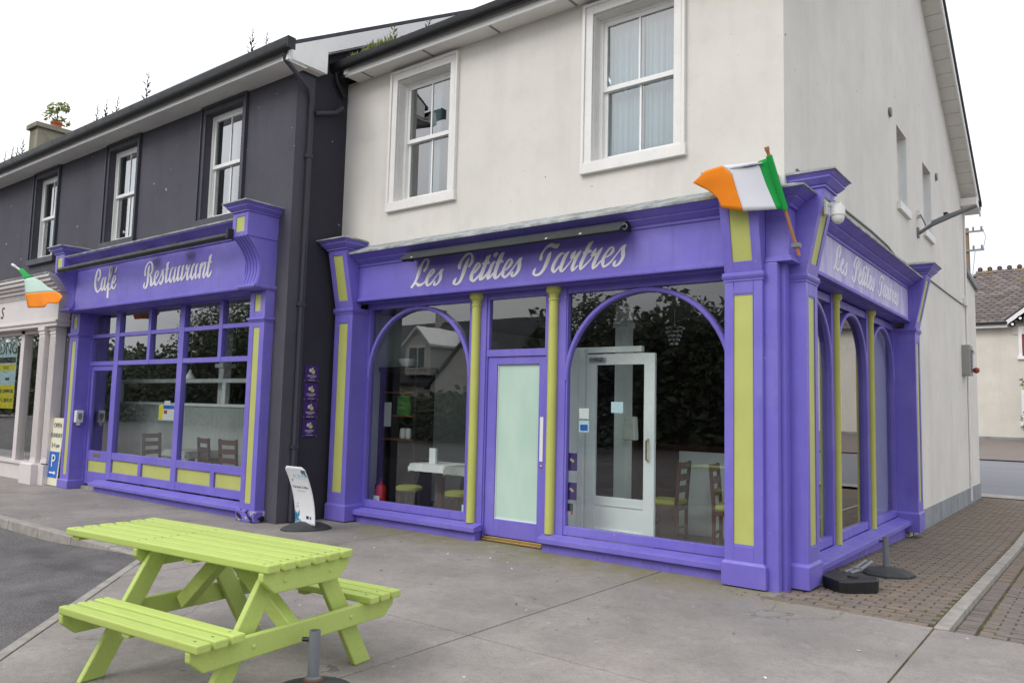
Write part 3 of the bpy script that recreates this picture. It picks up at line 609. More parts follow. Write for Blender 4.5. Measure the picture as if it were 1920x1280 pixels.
# gutter run to the side wall downpipe and service cable
MB().tube([(.022,12.12,6.3),(.022,12.12,-.1)], .022, 8).build('drainpipe', 'white_trim', cream)
cab = [(.012,.35,4.05),(.012,1.7,4.04),(.014,3.4,4.05),(.012,4.4,4.03),(.012,4.9,3.97),(.012,5.6,3.99),(.012,7.6,4.04),(.012,9.6,4.06),(.014,11.6,4.09),(.014,12.1,4.15)]
MB().tube(cab, .013, 6).build('cable', 'grey_metal', cream)
def sash_window(parent, T, u0, u1, z0, z1, dd, curtain=None, cut=.35, bars=1):
    """two sliding sashes inside an opening; dd = depth of the outer face below the wall face"""
    w_ = MB(T); fr = .045
    w_.box(u0,u0+fr,-dd-.1,-dd,z0,z1).box(u1-fr,u1,-dd-.1,-dd,z0,z1).box(u0+fr,u1-fr,-dd-.1,-dd,z1-fr,z1).box(u0+fr,u1-fr,-dd-.1,-dd,z0,z0+fr*1.1)
    win = w_.build('window', 'white_upvc', parent, bevel=.004)
    zm = (z0+z1)/2+.02
    for nm, a_, b_, d0 in (('sash', z0+fr*1.1, zm+.02, .055), ('sash', zm-.025, z1-fr, .02)):
        m_ = MB(T); q = .045; A, B = u0+fr, u1-fr; D = -dd-d0
        m_.box(A,A+q,D-.035,D,a_,b_).box(B-q,B,D-.035,D,a_,b_).box(A+q,B-q,D-.035,D,b_-.05,b_).box(A+q,B-q,D-.035,D,a_,a_+.055)
        m_.build(nm, 'white_upvc', win, bevel=.003)
        uc = (A+B)/2
        MB(T).box(uc-.012,uc+.012,D-.03,D-.004,a_+.055,b_-.05).build('glazing_bar', 'white_upvc', win)
        for p0, p1 in ((A+q, uc-.012), (uc+.012, B-q)): MB(T).box(p0,p1,D-.021,D-.015,a_+.055,b_-.05).build('pane', 'window_glass', win)
    if curtain:
        for c0, c1 in curtain:
            n = 46; vs = []; fs = []
            for k in range(n+1):
                u = c0+(c1-c0)*k/n; d_ = -dd-.16+.022*math.sin(k*1.15)+.012*math.sin(k*.37+1)
                vs += [(u, d_, z0+.03), (u+.01*math.sin(k*.9), d_*.9-.02, z1-.02)]
            for k in range(n): fs.append((2*k, 2*k+2, 2*k+3, 2*k+1))
            MB(T).add(vs, fs).build('curtain', 'curtain', win, smooth=True)
    MB(T).box(u0-.05,u1+.05,-dd-.62,-dd-.60,z0-.1,z1+.1).build('blind', 'interior_wall', win)
    return win
def surround(parent, T, u0, u1, z0, z1, mat, sill_mat, wd=.13, pr=.035):
    m_ = MB(T); m_.box(u0,u0+wd,0,pr,z0,z1).box(u1-wd,u1,0,pr,z0,z1).box(u0+wd,u1-wd,0,pr,z1-wd,z1)
    m_.box(u0-.002,u0+.035,pr,pr+.02,z0,z1+.002).box(u1-.035,u1+.002,pr,pr+.02,z0,z1+.002).box(u0+.035,u1-.035,pr,pr+.02,z1-.035,z1+.002)
    s_ = m_.build('window_surround', mat, parent, bevel=.004)
    MB(T).frus((u0-.012,u1+.012,-.16,.055),(u0-.012,u1+.012,-.16,.05), z0-.005, z0+.125).build('sill', sill_mat, parent, bevel=.006)
    return s_
for (a_, b_), cu in zip(winF, ([(-4.98, -4.80)], [(-2.10, -1.66), (-1.64, -1.22)])):
    surround(cream, FRONT(), a_, b_, 4.29, 6.29, 'white_trim', 'white_trim')
    sash_window(cream, FRONT(), a_+.13, b_-.13, 4.415, 6.155, .13, curtain=cu)
    m_ = MB(FRONT())     # white painted reveal lining
    for q0, q1 in ((a_+.13,a_+.138),(b_-.138,b_-.13)): MB(FRONT()).box(q0,q1,-.13,-.001,4.42,6.15).build('reveal', 'white_trim', cream)
    m_.box(a_+.138,b_-.138,-.13,-.001,6.147,6.155).build('reveal', 'white_trim', cream)
for a_, b_ in winS:
    m_ = MB(SIDE()); dd = .14
    m_.box(a_,a_+.05,-dd-.06,-dd,4.87,6.05).box(b_-.05,b_,-dd-.06,-dd,4.87,6.05).box(a_+.05,b_-.05,-dd-.06,-dd,5.99,6.05).box(a_+.05,b_-.05,-dd-.06,-dd,4.87,4.93).box(a_+.05,b_-.05,-dd-.055,-dd-.005,5.44,5.49)
    w_ = m_.build('window', 'white_upvc', cream)
    for z0, z1 in ((4.93, 5.44), (5.49, 5.99)): MB(SIDE()).box(a_+.05,b_-.05,-dd-.035,-dd-.03,z0,z1).build('pane', 'window_glass', w_)
    MB(SIDE()).box(a_,b_,-dd-.32,-dd-.3,4.85,6.06).build('blind', 'interior_wall', w_)
    for q0, q1 in ((a_,a_+.008),(b_-.008,b_)): MB(SIDE()).box(q0,q1,-dd,-.001,4.875,6.045).build('reveal', 'white_upvc', cream)
    MB(SIDE()).box(a_-.04,b_+.05,-.13,.05,4.74,4.865).build('sill', 'white_trim', cream, bevel=.006)
for y_, z_ in ((4.72, 6.08), (8.63, 6.12)):
    MB(lambda u, v, q: (.001+q, y_+u, z_+v)).lathe([(.001,.002),(.07,.002),(.075,.02),(.06,.035),(.001,.036)], 0, 0, 14).build('wall_vent', 'grey_metal', cream)

# ================================================================== DARK BUILDING
DY = -.90
dark = thing('dark_building', 'charcoal rendered two storey terrace building with white sash windows and black gutter', 'building', (-12, DY, 0))
winD = [(-8.844, -7.617), (-12.012, -10.782), (-15.187, -13.965)]
holes = [(a_+.11, b_-.11, 4.40, 6.10) for a_, b_ in winD]
T = FRONT(DY)
MB(T).holed([-30, XL], [3.20, 6.25], holes, -.3, 0).build('front_wall', 'dark_render', dark)
for q0, q1 in ((-13.45,-12.42),(-7.02,XL),(-30,-17.5)): MB(T).box(q0,q1,-.3,0,-.1,3.20).build('front_wall', 'dark_render', dark)
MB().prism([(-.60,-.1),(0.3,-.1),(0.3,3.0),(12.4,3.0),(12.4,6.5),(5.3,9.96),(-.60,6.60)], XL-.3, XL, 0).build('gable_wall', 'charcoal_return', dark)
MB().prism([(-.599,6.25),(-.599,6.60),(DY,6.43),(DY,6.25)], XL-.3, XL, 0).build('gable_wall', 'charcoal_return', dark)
for a_, b_ in winD:
    m_ = MB(T); wd, pr = .11, .03; z0, z1 = 4.29, 6.22
    m_.box(a_,a_+wd,0,pr,z0,z1).box(b_-wd,b_,0,pr,z0,z1).box(a_+wd,b_-wd,0,pr,6.10,z1).box(a_,a_+.03,pr,pr+.025,z0,z1).box(b_-.03,b_,pr,pr+.025,z0,z1).box(a_+.03,b_-.03,pr,pr+.025,z1-.035,z1)
    m_.build('window_surround', 'dark_paint_trim', dark, bevel=.004)
    MB(T).box(a_-.02,b_+.02,-.22,.07,4.285,4.40).build('sill', 'dark_paint_trim', dark, bevel=.006)
    sash_window(dark, T, a_+.11, b_-.11, 4.40, 6.10, .09, curtain=[(a_+.44, a_+.60), (b_-.32, b_-.17)])
MB().prism([(-1.22,6.46),(5.3,10.14),(12.6,6.02),(12.6,6.07),(5.3,10.19),(-1.22,6.51)], -30, -6.30, 0).build('roof', 'slate', dark)
MB().prism([(-1.13,6.30),(-.53,6.30),(-.53,6.62),(5.3,9.92),(5.3,10.12),(-1.13,6.50)], -6.33, -6.29, 0).build('bargeboard', 'white_upvc', dark)
MB().prism([(-1.13,6.29),(-.56,6.29),(-.56,6.31),(-1.13,6.31)], XL-.002, -6.33, 0).build('soffit', 'white_trim', dark)
MB().prism([(-.53,6.60),(5.3,9.90),(5.3,9.915),(-.53,6.615)], XL-.002, -6.332, 0).build('soffit', 'white_trim', dark)
MB().box(-30,-6.24,-1.265,-1.24,6.225,6.37).build('fascia_board', 'white_upvc', dark)
x = -6.26; k = 0
while x > -20:
    MB().box(x-1.19, x-.006, -1.24, DY-.001, 6.235, 6.25).build('soffit_board', 'white_trim', dark); x -= 1.2
MB().box(-6.30,-6.16,-1.29,-1.235,6.20,6.40).build('eaves_box', 'white_upvc', dark, bevel=.005)
gutter(-30, -6.06, -1.267, 6.455, dark, .165)
MB().box(-6.055,-6.045,-1.39,-1.265,6.30,6.46).build('gutter_end', 'black_plastic', dark)
MB().tube([(-6.22,-1.33,6.37),(-6.24,-1.28,6.22),(-6.38,-.78,6.03),(-6.405,-.70,5.92),(-6.405,-.70,.02)], .034, 10).build('drainpipe', 'dark_paint_trim', dark)
for z_ in (5.05, 2.95, 1.0): MB().box(-6.455,-6.365,-.745,-.655,z_,z_+.05).build('pipe_bracket', 'dark_paint_trim', dark)
MB().tube([(-6.40,-.62,5.72),(-6.40,-.25,5.85),(-6.38,-.15,5.95)], .03, 8).build('drainpipe', 'dark_paint_trim', dark)
MB().box(-30,-29.9,DY,4,-.1,6.2).box(-30,-13.3,2.8,2.9,-.1,6.2).box(-13.3,-13.2,DY-.0+.3,6,-.1,3.2).build('rear_wall', 'interior_wall', dark)
MB().box(-29.9,XL-.31,DY+.31,2.8,3.21,3.3).build('floor_slab', 'interior_wall', dark)
# chimney on the ridge
chim = MB().box(-28.42, -27.72, 3.6, 6.0, 8.6, 11.28).build('chimney', 'chimney_render', dark)
MB().box(-28.52, -27.62, 3.5, 6.1, 11.28, 11.46).build('chimney_cap', 'chimney_render', chim, bevel=.02)
MB().lathe([(.19,11.46),(.17,11.62),(.2,11.64),(.2,11.72),(.14,11.72)], -28.0, 4.3, 14).build('chimney_pot', 'terracotta', chim)
# ================================================================== CREAM SHOPFRONT (front + side)
shop = thing('corner_shopfront', 'purple timber shopfront with lime panels and arched windows wrapping the corner', 'shopfront', (0, 0, 0))
FYp, SXp = FRONT(0), SIDE(0)
def pilaster(T, c, parent, zb=0.0, back=-.30):
    m_ = MB(T); h = .186; pt, pb, ph = 2.765, .385, .097
    m_.box(c-h,c+h,back,.134,.22,2.90)
    m_.box(c-h,c-ph,.134,.15,.22,2.90).box(c+ph,c+h,.134,.15,.22,2.90).box(c-ph,c+ph,.134,.15,pt,2.90).box(c-ph,c+ph,.134,.15,.22,pb)
    p = m_.build('pilaster', 'purple_paint', parent, bevel=.004)
    MB(T).box(c-ph+.001,c+ph-.001,.134,.139,pb+.001,pt-.001).build('panel', 'lime_panel', p)
    MB(T).box(c-ph,c+ph,.139,.146,pb-.0,pb+.012).box(c-ph,c+ph,.139,.146,pt-.012,pt).build('panel_bead', 'purple_paint', p)
    q = MB(T); q.box(c-.213,c+.213,back-.001,.166,zb+.012,.215).frus((c-.213,c+.213,back-.001,.166),(c-.189,c+.189,back-.001,.152),.215,.243)
    q.build('plinth', 'purple_paint', p, bevel=.004)
    q = MB(T); q.box(c-.196,c+.196,back-.002,.158,2.885,2.905).frus((c-.20,c+.20,back-.003,.162),(c-.215,c+.215,back-.003,.178),2.905,2.935).box(c-.205,c+.205,back-.002,.17,2.935,2.968)
    q.build('neck_moulding', 'purple_paint', p, bevel=.004)
    # console leaning out at the top, with its own inset panel
    z0, z1, d0, d1 = 2.968, 3.775, .15, .325
    dz = lambda z: d0+(d1-d0)*(z-z0)/(z1-z0)
    def wedge(mb, u0, u1, za, zb_, off0, off1):
        mb.add([(u0,off0(za),za),(u1,off0(za),za),(u1,off1(za),za),(u0,off1(za),za),(u0,off0(zb_),zb_),(u1,off0(zb_),zb_),(u1,off1(zb_),zb_),(u0,off1(zb_),zb_)],
               [(0,3,2,1),(4,5,6,7),(0,1,5,4),(1,2,6,5),(2,3,7,6),(3,0,4,7)])
    k = MB(T); core = lambda z: dz(z)-.016; bk = lambda z: .0 if back > -.2 else -.0
    wedge(k, c-h, c+h, z0, z1, bk, core)
    for u0, u1, za, zb_ in ((c-h,c-ph,z0,z1),(c+ph,c+h,z0,z1),(c-ph,c+ph,z0,3.075),(c-ph,c+ph,3.70,z1)): wedge(k, u0, u1, za, zb_, core, dz)
    con = k.build('console', 'purple_paint', p, bevel=.003)
    k = MB(T); wedge(k, c-ph+.001, c+ph-.001, 3.076, 3.699, core, lambda z: dz(z)-.010); k.build('panel', 'lime_panel', p)
    q = MB(T)
    q.box(c-.205,c+.205,0,.345,3.775,3.80).frus((c-.215,c+.215,0,.355),(c-.262,c+.262,0,.405),3.80,3.85).box(c-.262,c+.262,0,.405,3.85,3.868).frus((c-.262,c+.262,0,.41),(c-.29,c+.29,0,.445),3.868,3.905)
    q.build('capital', 'purple_paint', p, bevel=.003)
    MB(T).frus((c-.30,c+.30,0,.458),(c-.296,c+.296,0,.454),3.906,3.922).frus((c-.296,c+.296,0,.454),(c-.22,c+.22,0,.30),3.922,3.955).build('lead_cap', 'lead_flashing', p)
    return p
PL, PR = -6.155, -.351
pilaster(FYp, PL, shop); pilaster(FYp, PR, shop)
pilaster(SXp, .331, shop, back=-.25); pilaster(SXp, 5.66, shop, zb=-.06, back=-.20)
MB().box(-.30,-.0,-.0,.30,-.03,3.054).build('corner_core', 'purple_paint', shop)
MB().box(-.20,-.04,-.10,-.001,-.03,3.054).build('corner_post', 'purple_paint', shop, bevel=.012)
def fascia_run(T, u0, u1, board, mat):
    f = MB(T).box(u0,u1,-.02,.062,3.10,3.58).build('fascia', mat, shop)
    q = MB(T); q.box(u0,u1,.0,.085,3.075,3.105).frus((u0,u1,0,.095),(u0,u1,0,.10),3.055,3.075)
    q.build('fascia_moulding', 'purple_paint' if mat == 'purple_paint' else 'purple_weathered', f, bevel=.003)
    q = MB(T); q.box(u0,u1,.06,.08,3.55,3.585).frus((u0,u1,0,.09),(u0,u1,0,.15),3.585,3.625).box(u0,u1,0,.155,3.625,3.645).frus((u0,u1,0,.165),(u0,u1,0,.262),3.645,3.70)
    q.build('cornice', 'purple_paint' if mat == 'purple_paint' else 'purple_weathered', f, bevel=.003)
    MB(T).prism([(0,3.701),(.275,3.701),(.275,3.725),(.27,3.73),(0,3.86)], u0, u1, 0).build('lead_flashing', 'lead_flashing', f)
    return f
fa = fascia_run(FYp, PL+.19, PR-.19, None, 'purple_paint')
fb = fascia_run(SXp, .331+.19, 5.66-.19, None, 'purple_faded')
lettering(SIGN_MAIN, FRONT(-.0625), 'lettering_white', fa)
lettering(SIGN_MAIN, SIDE(.0625), 'lettering_faded', fb, lambda u, v: (1.40+(u+4.934)*(4.79-1.40)/3.26, 3.185+(v-3.150)*.86))
# corner block wrapping the angle
cb = MB().box(PR+.19,.060,-.060,.14,3.10,3.58).build('corner_block', 'purple_paint', shop)
def wrapbox(m_, e, z0, z1, e1=None):   # square section on the outer corner reaching out by e (and e1 at the top)
    e1 = e if e1 is None else e1
    m_.frus((PR+.19, e, -e, .14), (PR+.19, e1, -e1, .14), z0, z1)
q = MB(); wrapbox(q,.10,3.055,3.075); wrapbox(q,.085,3.075,3.105); q.build('fascia_moulding', 'purple_paint', cb, bevel=.003)
q = MB(); wrapbox(q,.09,3.575,3.60); wrapbox(q,.09,3.60,3.64,.15); wrapbox(q,.155,3.64,3.66); wrapbox(q,.165,3.66,3.71,.25); q.build('cornice', 'purple_paint', cb, bevel=.003)
q = MB(); wrapbox(q,.262,3.711,3.727); q.frus((PR+.19,.262,-.262,.14),(PR+.19,.10,-.10,.14),3.727,3.79); q.build('lead_cap', 'lead_flashing', cb)
# soffit behind the fascia
MB().box(PL+.19,PR-.19,-.02,.30,3.045,3.052).build('shop_soffit', 'purple_paint', shop)
MB().box(-.30,.02,.53,5.47,3.045,3.052).build('shop_soffit', 'purple_paint', shop)
def arch_bay(T, u0, u1, D, parent, zb=.20, zt=2.965, mt='purple_paint', fr=.045):
    """rectangular glazed bay with an applied arch; D = depth of the frame's outer face (negative is inwards)"""
    m_ = MB(T)
    m_.box(u0-.03,u0+fr,D-.07,D,zb,zt+.09).box(u1-fr,u1+.03,D-.07,D,zb,zt+.09).box(u0+fr,u1-fr,D-.07,D,zt,zt+.09)
    m_.box(u0+fr,u1-fr,D-.07,D,zb,zb+.10)
    b = m_.build('arched_window', mt, parent, bevel=.004)
    MB(T).box(u0+fr,u1-fr,D-.052,D-.046,zb+.10,zt).build('pane', 'shop_glass', b)
    cx, ro = (u0+u1)/2, (u1-u0)/2-.005; ri = ro-.052; zc = zt-ro*1.0; n = 28; vs = []; fs = []
    for k in range(n+1):
        a_ = math.pi*k/n; ca, sa = math.cos(a_), math.sin(a_)
        vs += [(cx+ro*ca, D+.004, zc+ro*sa),(cx+(ro-.012)*ca, D+.016, zc+(ro-.012)*sa),(cx+(ri+.012)*ca, D+.016, zc+(ri+.012)*sa),(cx+ri*ca, D+.004, zc+ri*sa),(cx+ri*ca, D-.045, zc+ri*sa),(cx+ro*ca, D-.045, zc+ro*sa)]
    for k in range(n):
        o = 6*k
        for e in range(6): fs.append((o+e, o+(e+1)%6, o+6+(e+1)%6, o+6+e))
    MB(T).add(vs, fs).build('arch', mt, b, smooth=True)
    for q0 in (u0+fr, u1-fr-.012): MB(T).box(q0,q0+.012,D-.045,D+.004,zb+.10,zc).build('stile_bead', mt, b)
    return b
FD, SD = -.15, -.14
BL = arch_bay(FYp, -5.965, -4.01, FD, shop); BR = arch_bay(FYp, -2.60, -.555, FD, shop)
for u0, u1 in ((.56, 2.08), (2.23, 3.76), (3.91, 5.44)): arch_bay(SXp, u0, u1, SD, shop, zb=.155, zt=2.93, fr=.04)
def half_column(T, u, D, z0, z1, r, parent):
    m_ = MB(lambda a_, b_, c_: T(a_, D+b_, c_))
    prof = [(r,z0),(r,z1-.165),(r*1.15,z1-.155),(r*1.15,z1-.135),(r*1.02,z1-.13),(r*1.06,z1-.085),(r*1.5,z1-.06),(r*1.62,z1-.05),(r*1.62,z1)]
    m_.lathe(prof, u, 0, 20); return m_.build('column', 'lime_column', parent, smooth=True)
for q0, q1 in ((-4.04,-3.77),(-2.84,-2.57)): MB(FYp).box(q0,q1,FD-.08,FD+.012,.0,3.045).build('mullion', 'purple_paint', shop, bevel=.004)
for q0 in (2.045, 3.725): MB(SXp).box(q0,q0+.22,SD-.08,SD+.012,.1,3.045).build('mullion', 'purple_paint', shop, bevel=.004)
half_column(FYp, -3.92, FD+.03, .195, 3.045, .058, shop); half_column(FYp, -2.735, FD+.03, .195, 3.045, .058, shop)
half_column(SXp, 2.17, SD+.025, .15, 3.045, .045, shop); half_column(SXp, 3.86, SD+.025, .15, 3.045, .045, shop)
# head above the glazing
MB(FYp).box(-5.97,-.54,FD-.08,FD+.01,3.035,3.05).build('head_rail', 'purple_paint', shop)
# sills and stall risers
for u0, u1 in ((-5.96, -3.74), (-2.80, -.545)):
    MB(FYp).prism([(FD+.02,.115),(.035,.105),(.035,.160),(FD+.02,.197)], u0, u1, 0).build('sill', 'purple_paint', shop, bevel=.004)
    MB(FYp).box(u0+.03,u1-.03,FD-.08,-.03,-.03,.115).build('stall_riser', 'purple_weathered', shop)
MB(SXp).prism([(SD+.012,.075),(.06,.055),(.06,.112),(SD+.012,.153)], .52, 5.47, 0).build('sill', 'purple_paint', shop, bevel=.004)
MB(SXp).box(.52,5.47,SD-.08,-.03,-.25,.08).build('stall_riser', 'purple_weathered', shop)
# entrance: transom light, door leaf, brass threshold
q = MB(FYp); q.box(-3.77,-2.84,FD-.06,FD-.005,2.25,2.335).box(-3.77,-3.735,FD-.06,FD-.005,2.335,3.035).box(-2.875,-2.84,FD-.06,FD-.005,2.335,3.035).box(-3.735,-2.875,FD-.06,FD-.005,2.967,3.035).box(-3.77,-3.752,FD-.06,FD-.005,0,2.25).box(-2.855,-2.84,FD-.06,FD-.005,0,2.25)
tl = q.build('transom_light', 'purple_paint', shop, bevel=.004)
MB(FYp).box(-3.735,-2.875,FD-.045,FD-.039,2.335,2.967).build('pane', 'shop_glass', tl)
D0 = FD-.025
q = MB(FYp); q.box(-3.75,-3.605,D0-.05,D0,.065,2.245).box(-2.962,-2.857,D0-.05,D0,.065,2.245).box(-3.605,-2.962,D0-.05,D0,2.15,2.245).box(-3.605,-2.962,D0-.05,D0,.065,.27)
door = q.build('door', 'purple_paint', shop, bevel=.005)
MB(FYp).box(-3.605,-2.962,D0-.04,D0-.03,.27,2.15).build('pane', 'frosted_glass', door)
MB(FYp).box(-3.605,-2.962,D0-.03,D0-.02,.27,.282).box(-3.605,-3.596,D0-.03,D0-.016,.27,2.15).build('glazing_bead', 'white_plastic', door)
MB(FYp).box(-2.935,-2.888,D0,D0+.005,1.00,1.52).build('push_plate', 'white_plastic', door)
MB(lambda a_, b_, c_: FYp(-2.91+a_, D0+c_, .94+b_)).lathe([(.016,0),(.016,.008),(.009,.012)], 0, 0, 12).build('lock', 'brass', door)
MB(FYp).box(-3.75,-2.857,FD-.12,FD+.03,.012,.030).box(-3.75,-2.857,FD-.12,FD+.012,.036,.060).box(-3.75,-2.857,FD-.11,FD-.0,-.02,.06).build('threshold', 'brass', shop, bevel=.003)
# awning cassette slung under the cornice
aw = thing('awning_hood', 'long dark grey awning hood fixed above the white script lettering', 'awning', (-3.2, -.3, 3.5))
prof = [(.07,3.60),(.165,3.632),(.215,3.622),(.36,3.508),(.362,3.496),(.354,3.496),(.35,3.503),(.21,3.613),(.165,3.622),(.07,3.590)]
MB(FYp).prism(prof, -4.86, -1.60, 0).build('hood', 'hood_grey', aw)
MB(FYp).prism([(.09,3.59),(.165,3.621),(.209,3.612),(.345,3.503),(.30,3.49),(.1,3.52)], -1.607, -1.602, 0).build('end_plate', 'ink_black', aw)
MB(FYp).prism([(.09,3.59),(.165,3.621),(.209,3.612),(.345,3.503),(.30,3.49),(.1,3.52)], -4.855, -4.85, 0).build('end_plate', 'ink_black', aw)
MB().tube([(-1.62,-.25,3.53),(-4.84,-.25,3.53)], .03, 10).build('roller', 'ink_black', aw)
MB().tube([(-1.58+.03*math.sin(k*.628), -.28, 3.545+.03*math.cos(k*.628)) for k in range(11)], .006, 6).build('winding_eye', 'grey_metal', aw)
for xs in (-4.66, -2.55, -2.1):
    MB(FYp).add([(xs,.360,3.512),(xs+.018,.365,3.506),(xs+.03,.345,3.524),(xs+.008,.34,3.528)], [(0,1,2,3)]).build('torn_edge', 'white_plastic', aw)

# ================================================================== CAFE SHOPFRONT
cafe = thing('cafe_shopfront', 'purple cafe restaurant shopfront with small upper panes and lime lower panels', 'shopfront', (-9.8, -.95, 0))
CT = FRONT(-.82)                       # d measured out of the glazing face
CP = .23                               # pilaster face: y = -1.05
def cafe_pilaster(c, worn):
    h, ph, pf = .175, .072, CP
    m_ = MB(CT); bk = -.10
    m_.box(c-h,c+h,bk,pf-.014,.15,3.18)
    for u0, u1, z0, z1 in ((c-h,c-ph,.15,2.72),(c+ph,c+h,.15,2.72),(c-ph,c+ph,2.645,2.72),(c-ph,c+ph,.15,.245),(c-h,c-ph,2.78,3.18),(c+ph,c+h,2.78,3.18),(c-ph,c+ph,3.10,3.18),(c-ph,c+ph,2.78,2.87)): m_.box(u0,u1,pf-.014,pf,z0,z1)
    p = m_.build('pilaster', 'purple_paint', cafe, bevel=.004)
    MB(CT).box(c-ph+.001,c+ph-.001,pf-.014,pf-.009,.246,2.644).build('panel', 'lime_panel', p)
    MB(CT).box(c-ph+.001,c+ph-.001,pf-.014,pf-.009,2.871,3.099).build('panel', 'lime_panel', p)
    MB(CT).box(c-h-.012,c+h+.012,bk-.001,pf+.012,2.72,2.745).box(c-h-.03,c+h+.03,bk-.002,pf+.03,2.745,2.78).build('neck_moulding', 'purple_paint', p, bevel=.004)
    MB(CT).box(c-h-.035,c+h+.035,bk-.001,pf+.03,0.004,.14).frus((c-h-.035,c+h+.035,bk-.001,pf+.03),(c-h-.004,c+h+.004,bk-.001,pf+.004),.14,.162).build('plinth', 'plinth_worn' if worn else 'purple_paint', p, bevel=.006,
        label='peeling blackened plinth' if worn else None)
    # scrolled console bracket, block and cap
    MB(CT).box(c-h-.03,c+h+.03,0,.44,3.18,3.215).frus((c-h-.01,c+h+.01,0,.42),(c-h-.03,c+h+.03,0,.44),3.155,3.18).build('console_base', 'purple_paint', p, bevel=.004)
    prof = [(.0,3.215)]
    for k in range(13):
        t_ = k/12; prof.append((.40-.085*math.sin(t_*math.pi*.5)*(1-t_)*2.2+.18*(t_**3)-.015, 3.215+.64*t_))
    prof.append((0, 3.855)); con = MB(CT).prism(prof, c-h+.005, c+h-.005, 0).build('console', 'purple_paint', p, smooth=True)
    for k in range(5):        # reeded front of the scroll
        uu = c-h+.035+k*(2*h-.07)/4; pts = [CT(uu, q_[0]+.003, q_[1]) for q_ in prof[1:-1]]
        MB().tube(pts, .014, 6).build('reed', 'purple_paint', con)
    b = .57
    m_ = MB(CT); m_.box(c-h-.004,c+h+.004,0,b-.014,3.855,4.185)
    for u0, u1, z0, z1 in ((c-h-.004,c-.10,3.855,4.185),(c+.10,c+h+.004,3.855,4.185),(c-.10,c+.10,4.125,4.185),(c-.10,c+.10,3.855,3.92)): m_.box(u0,u1,b-.014,b,z0,z1)
    blk = m_.build('block', 'purple_paint', p, bevel=.004)
    MB(CT).box(c-.099,c+.099,b-.014,b-.008,3.921,4.124).build('panel', 'lime_panel', blk)
    MB(CT).box(c-h-.02,c+h+.02,0,b+.02,4.185,4.205).frus((c-h-.025,c+h+.025,0,b+.025),(c-h-.07,c+h+.07,0,b+.07),4.205,4.25).box(c-h-.07,c+h+.07,0,b+.07,4.25,4.268).frus((c-h-.075,c+h+.075,0,b+.078),(c-h-.105,c+h+.105,0,b+.11),4.268,4.30).build('capital', 'purple_paint', p, bevel=.003)
    MB(CT).frus((c-h-.115,c+h+.115,0,b+.12),(c-h-.11,c+h+.11,0,b+.116),4.301,4.318).frus((c-h-.11,c+h+.11,0,b+.116),(c-.1,c+.1,0,.3),4.318,4.36).build('lead_cap', 'lead_flashing', p)
CL, CR = -12.515, -6.905
cafe_pilaster(CL, False); cafe_pilaster(CR, True)
f0, f1 = CL+.178, CR-.178
cf = MB(CT).box(f0,f1,.0,.338,3.21,3.93).build('fascia', 'purple_paint', cafe)
MB(CT).box(f0,f1,.0,.365,3.185,3.215).frus((f0,f1,0,.375),(f0,f1,0,.385),3.16,3.185).build('fascia_moulding', 'purple_paint', cf, bevel=.004)
MB(CT).box(f0,f1,.338,.36,3.90,3.94).frus((f0,f1,0,.37),(f0,f1,0,.43),3.94,3.985).box(f0,f1,0,.435,3.985,4.005).frus((f0,f1,0,.445),(f0,f1,0,.545),4.005,4.085).box(f0,f1,0,.55,4.085,4.105).build('cornice', 'purple_weathered', cf, bevel=.003)
MB(CT).prism([(.08,4.106),(.565,4.106),(.565,4.13),(.08,4.24)], f0, f1, 0).build('lead_flashing', 'lead_flashing', cf)
lettering(SIGN_CAFE, FRONT(-1.1585), 'lettering_white', cf)
MB(CT).box(f0,f1,-.1,.336,3.150,3.157).build('shop_soffit', 'purple_paint', cafe)
roll = thing('awning_roller', 'rolled dark awning tube slung under the cafe cornice', 'awning', (-9.7, -1.42, 3.87))
MB().tube([(-12.40,-1.43,3.873),(-7.06,-1.43,3.873)], .048, 14).build('tube', 'black_plastic', roll)
MB().box(-7.10,-7.05,-1.48,-1.25,3.83,3.97).build('end_bracket', 'ink_black', roll, bevel=.006)
for xb in (-11.0, -9.55, -8.55): MB().box(xb-.12,xb+.12,-1.44,-1.26,3.905,3.935).build('bracket', 'ink_black', roll)
# glazing grid
ux = [-12.34, -11.36, -10.26, -9.25, -8.15, -7.08]
q = MB(CT)
q.box(-12.36,-7.06,-.09,-.004,3.13,3.155)
for z0, z1 in ((2.70,2.765),(2.20,2.275)): q.box(-12.34,-7.08,-.07,0,z0,z1)
for i, u in enumerate(ux):
    hw = .075 if u in (-11.36, -9.25) else .045
    zb = .22 if u in (-12.34, -11.36, -9.25, -7.08) else 2.2
    if i == 0: zb = 0
    q.box(u-hw,u+hw,-.08,.006,zb,3.14)
q.box(-11.285,-7.08,-.07,0,.565,.685).box(-11.285,-7.08,-.07,0,.225,.35)
for u in (-10.31, -8.165): q.box(u-.05,u+.05,-.068,.002,.35,.565)
grid = q.build('window_frame', 'purple_paint', cafe, bevel=.004)
for i in range(5):
    u0, u1 = ux[i]+(.075 if ux[i] in (-11.36,-9.25) else .045), ux[i+1]-(.075 if ux[i+1] in (-11.36,-9.25) else .045)
    for z0, z1 in ((2.275,2.70),(2.765,3.13)): MB(CT).box(u0,u1,-.05,-.044,z0,z1).build('pane', 'shop_glass', grid)
for u0, u1 in ((-11.285,-9.325),(-9.175,-7.125)): MB(CT).box(u0,u1,-.05,-.044,.685,2.20).build('pane', 'shop_glass', grid)
for u0, u1 in ((-11.285,-10.36),(-10.26,-9.325),(-9.175,-8.215),(-8.115,-7.125)): MB(CT).box(u0,u1,-.06,-.03,.35,.565).build('panel', 'lime_panel', grid)
MB(CT).prism([(0,.11),(.17,.10),(.17,.15),(0,.205)], -11.72, CR-.18, 0).build('sill', 'purple_paint', cafe, bevel=.005)
